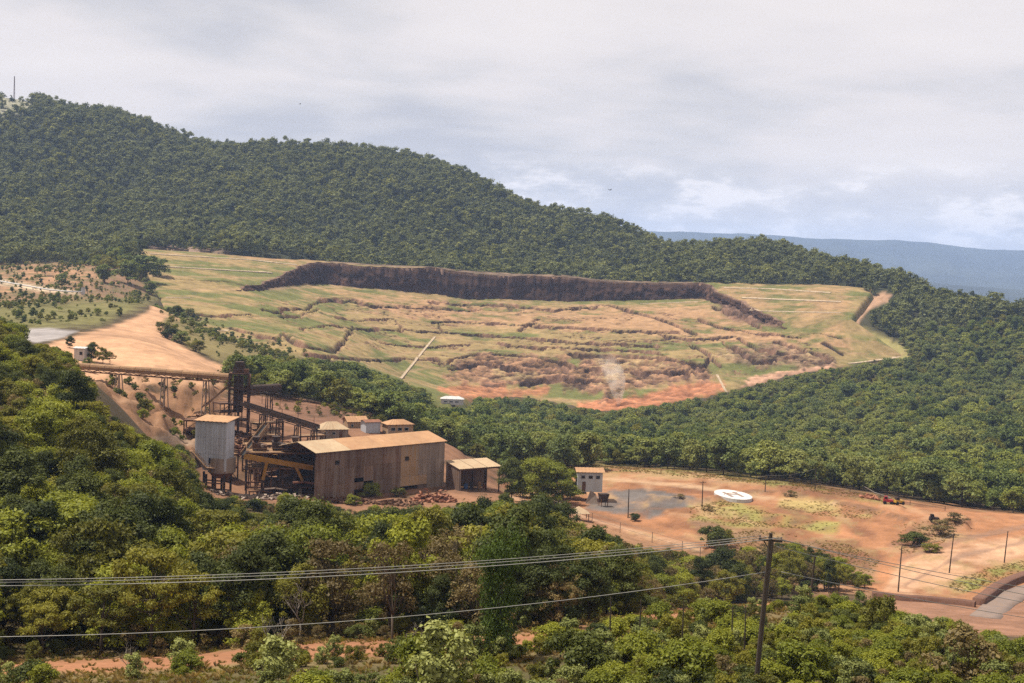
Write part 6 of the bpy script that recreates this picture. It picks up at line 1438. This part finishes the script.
dead_tree('dead_tree', 'tall thin dark bare trunk at the edge of the wood', 392, 642, 8.5, 9, .3, 'bark', .1, D=(110, 150))
dead_tree('dead_tree', 'forked dark bare tree in the wood below the shed', 442, 628, 9.5, 12, .35, 'bark', .11, D=(112, 160))
dead_tree('dead_tree', 'slender dark bare tree near the creeper-covered tree', 466, 630, 9.5, 14, .3, 'bark', .1, D=(112, 160))
dead_tree('dead_tree', 'pale dead stem standing in the pale shrubs', 415, 660, 2.6, 15, .5, r=.05)
dead_tree('dead_tree', 'thin brown snag among shrubs near the tall pole', 742, 640, 3.0, 19, .4, 'bark', .05)

# dry grass tufts: on the firebreak edges, the yard and the near slope
def tuft(seed, h, n, mat):
    rng = np.random.default_rng(seed); V_, F_ = [], []
    for i in range(n):
        a = rng.random() * 6.28; r = .25 * rng.random(); l = h * (.5 + .7 * rng.random()); bx, by = r * math.cos(a), r * math.sin(a); lx, ly = bx + .55 * l * math.cos(a), by + .55 * l * math.sin(a); w = .014
        k = len(V_); V_ += [(bx - w * math.sin(a), by + w * math.cos(a), 0), (bx + w * math.sin(a), by - w * math.cos(a), 0), ((bx + lx) / 2 + w * math.sin(a), (by + ly) / 2 - w * math.cos(a), l * .75), (lx, ly, l)]; F_.append((k, k + 1, k + 2, k + 3))
    return mesh_np('tuft', V_, F_, mat)
TUFT = [tuft(1, .8, 40, L['dry']), tuft(2, .6, 40, L['olive']), tuft(3, .7, 36, L['brown'])]
X, Y = jitter_grid(78, 185, -0.44, 0.44, 0.6, 400); sdv = strip_clear(X, Y); nn = fbm(X / 6, Y / 6, 3, 61)
k = (RNG.random(len(X)) < np.where(sdv < 6, .12, np.where(sdv < 26, .6, .25)) * (0.6 + .6 * nn)); X, Y = X[k], Y[k]
gn_scatter('grass', np.c_[X, Y, ground(X, Y) - .05], RNG.random(len(X)) * 6.28, np.c_[.4 + .5 * RNG.random(len(X)), .4 + .5 * RNG.random(len(X)), .2 + .35 * RNG.random(len(X))], RNG.choice(3, len(X), p=[.35, .45, .2]), TUFT)
X, Y = jitter_grid(320, 540, -0.03, 0.42, 1.1, 401); u, v = proj(X, Y, ground(X, Y)); nn = fbm(X / 12, Y / 12, 3, 62)
gm_ = inside(u, v, ZONES[4][0]) | inside(u, v, ZONES[5][0]) | inside(u, v, ZONES[9][0]) | inside(u, v, ZONES[2][0]) | inside(u, v, ZONES[6][0]) | inside(u, v, ZONES[7][0])
k = inside(u, v, PAD_POLY) & (RNG.random(len(X)) < np.where(gm_, .8, .0) * (0.6 + .9 * nn)); X, Y = X[k], Y[k]
gn_scatter('yard_grass', np.c_[X, Y, ground(X, Y) - .05], RNG.random(len(X)) * 6.28, np.c_[.45 + .5 * RNG.random(len(X)), .45 + .5 * RNG.random(len(X)), .2 + .35 * RNG.random(len(X))], RNG.choice(3, len(X), p=[.4, .35, .25]), TUFT)

# ---- dust rising from the toe of the slump
def dust():
    g_ = dray(618, 404); z0 = float(damz(*g_)); mb = MB()
    ns, nr = 18, 22
    vs, fs = [], []
    for r in range(nr):
        t = r / (nr - 1); rad = (3.5 + 9.5 * t) * math.sin(math.pi * min(1, .06 + .94 * t)) ** .45 + .2
        for k in range(ns):
            a = 6.283 * k / ns; vs.append((-14 * t * t + rad * math.cos(a), 2 * t + rad * .8 * math.sin(a), -1 + 44 * t))
    for r in range(nr - 1):
        for k in range(ns): fs.append((r * ns + k, r * ns + (k + 1) % ns, (r + 1) * ns + (k + 1) % ns, (r + 1) * ns + k))
    fs += [tuple(range(ns))[::-1], tuple((nr - 1) * ns + k for k in range(ns))]
    mb.add(vs, fs)
    mt = bpy.data.materials.new('dust'); mt.use_nodes = True; tn = mt.node_tree; tn.nodes.remove(tn.nodes['Principled BSDF'])
    v = N(tn, 'ShaderNodeVolumePrincipled'); v.inputs['Color'].default_value = (1.0, .90, .78, 1); v.inputs['Anisotropy'].default_value = .1
    tcn = N(tn, 'ShaderNodeTexCoord').outputs['Object']; nz = noise(tn, tcn, .13, 4, .62)
    se = N(tn, 'ShaderNodeSeparateXYZ'); tn.links.new(tcn, se.inputs[0])
    fall = ramp(tn, math_node(tn, 'DIVIDE', se.outputs[2], 44.0), [(0, 1.0), (.4, .6), (.75, .2), (1.0, .0)])
    d_ = math_node(tn, 'MULTIPLY', math_node(tn, 'MULTIPLY', ramp(tn, nz, [(.40, 0.0), (.62, 1.0)]), fall), 0.20)
    tn.links.new(d_, v.inputs['Density']); tn.links.new(v.outputs[0], tn.nodes['Material Output'].inputs['Volume'])
    o = mb.build('dust', mt); o.location = (g_[0], g_[1] - 3, z0); o['kind'] = 'stuff'
dust()

# ---- haze
hm = bpy.data.materials.new('haze'); hm.use_nodes = True; tn = hm.node_tree; tn.nodes.remove(tn.nodes['Principled BSDF'])
v = N(tn, 'ShaderNodeVolumePrincipled'); v.inputs['Color'].default_value = (.46, .63, 1.0, 1); v.inputs['Density'].default_value = 5.8e-5; v.inputs['Anisotropy'].default_value = 0.0
tn.links.new(v.outputs[0], tn.nodes['Material Output'].inputs['Volume'])
hb = MB().box(-16000, -400, -260, 16000, 17000, 420).build('haze', hm); hb['kind'] = 'stuff'
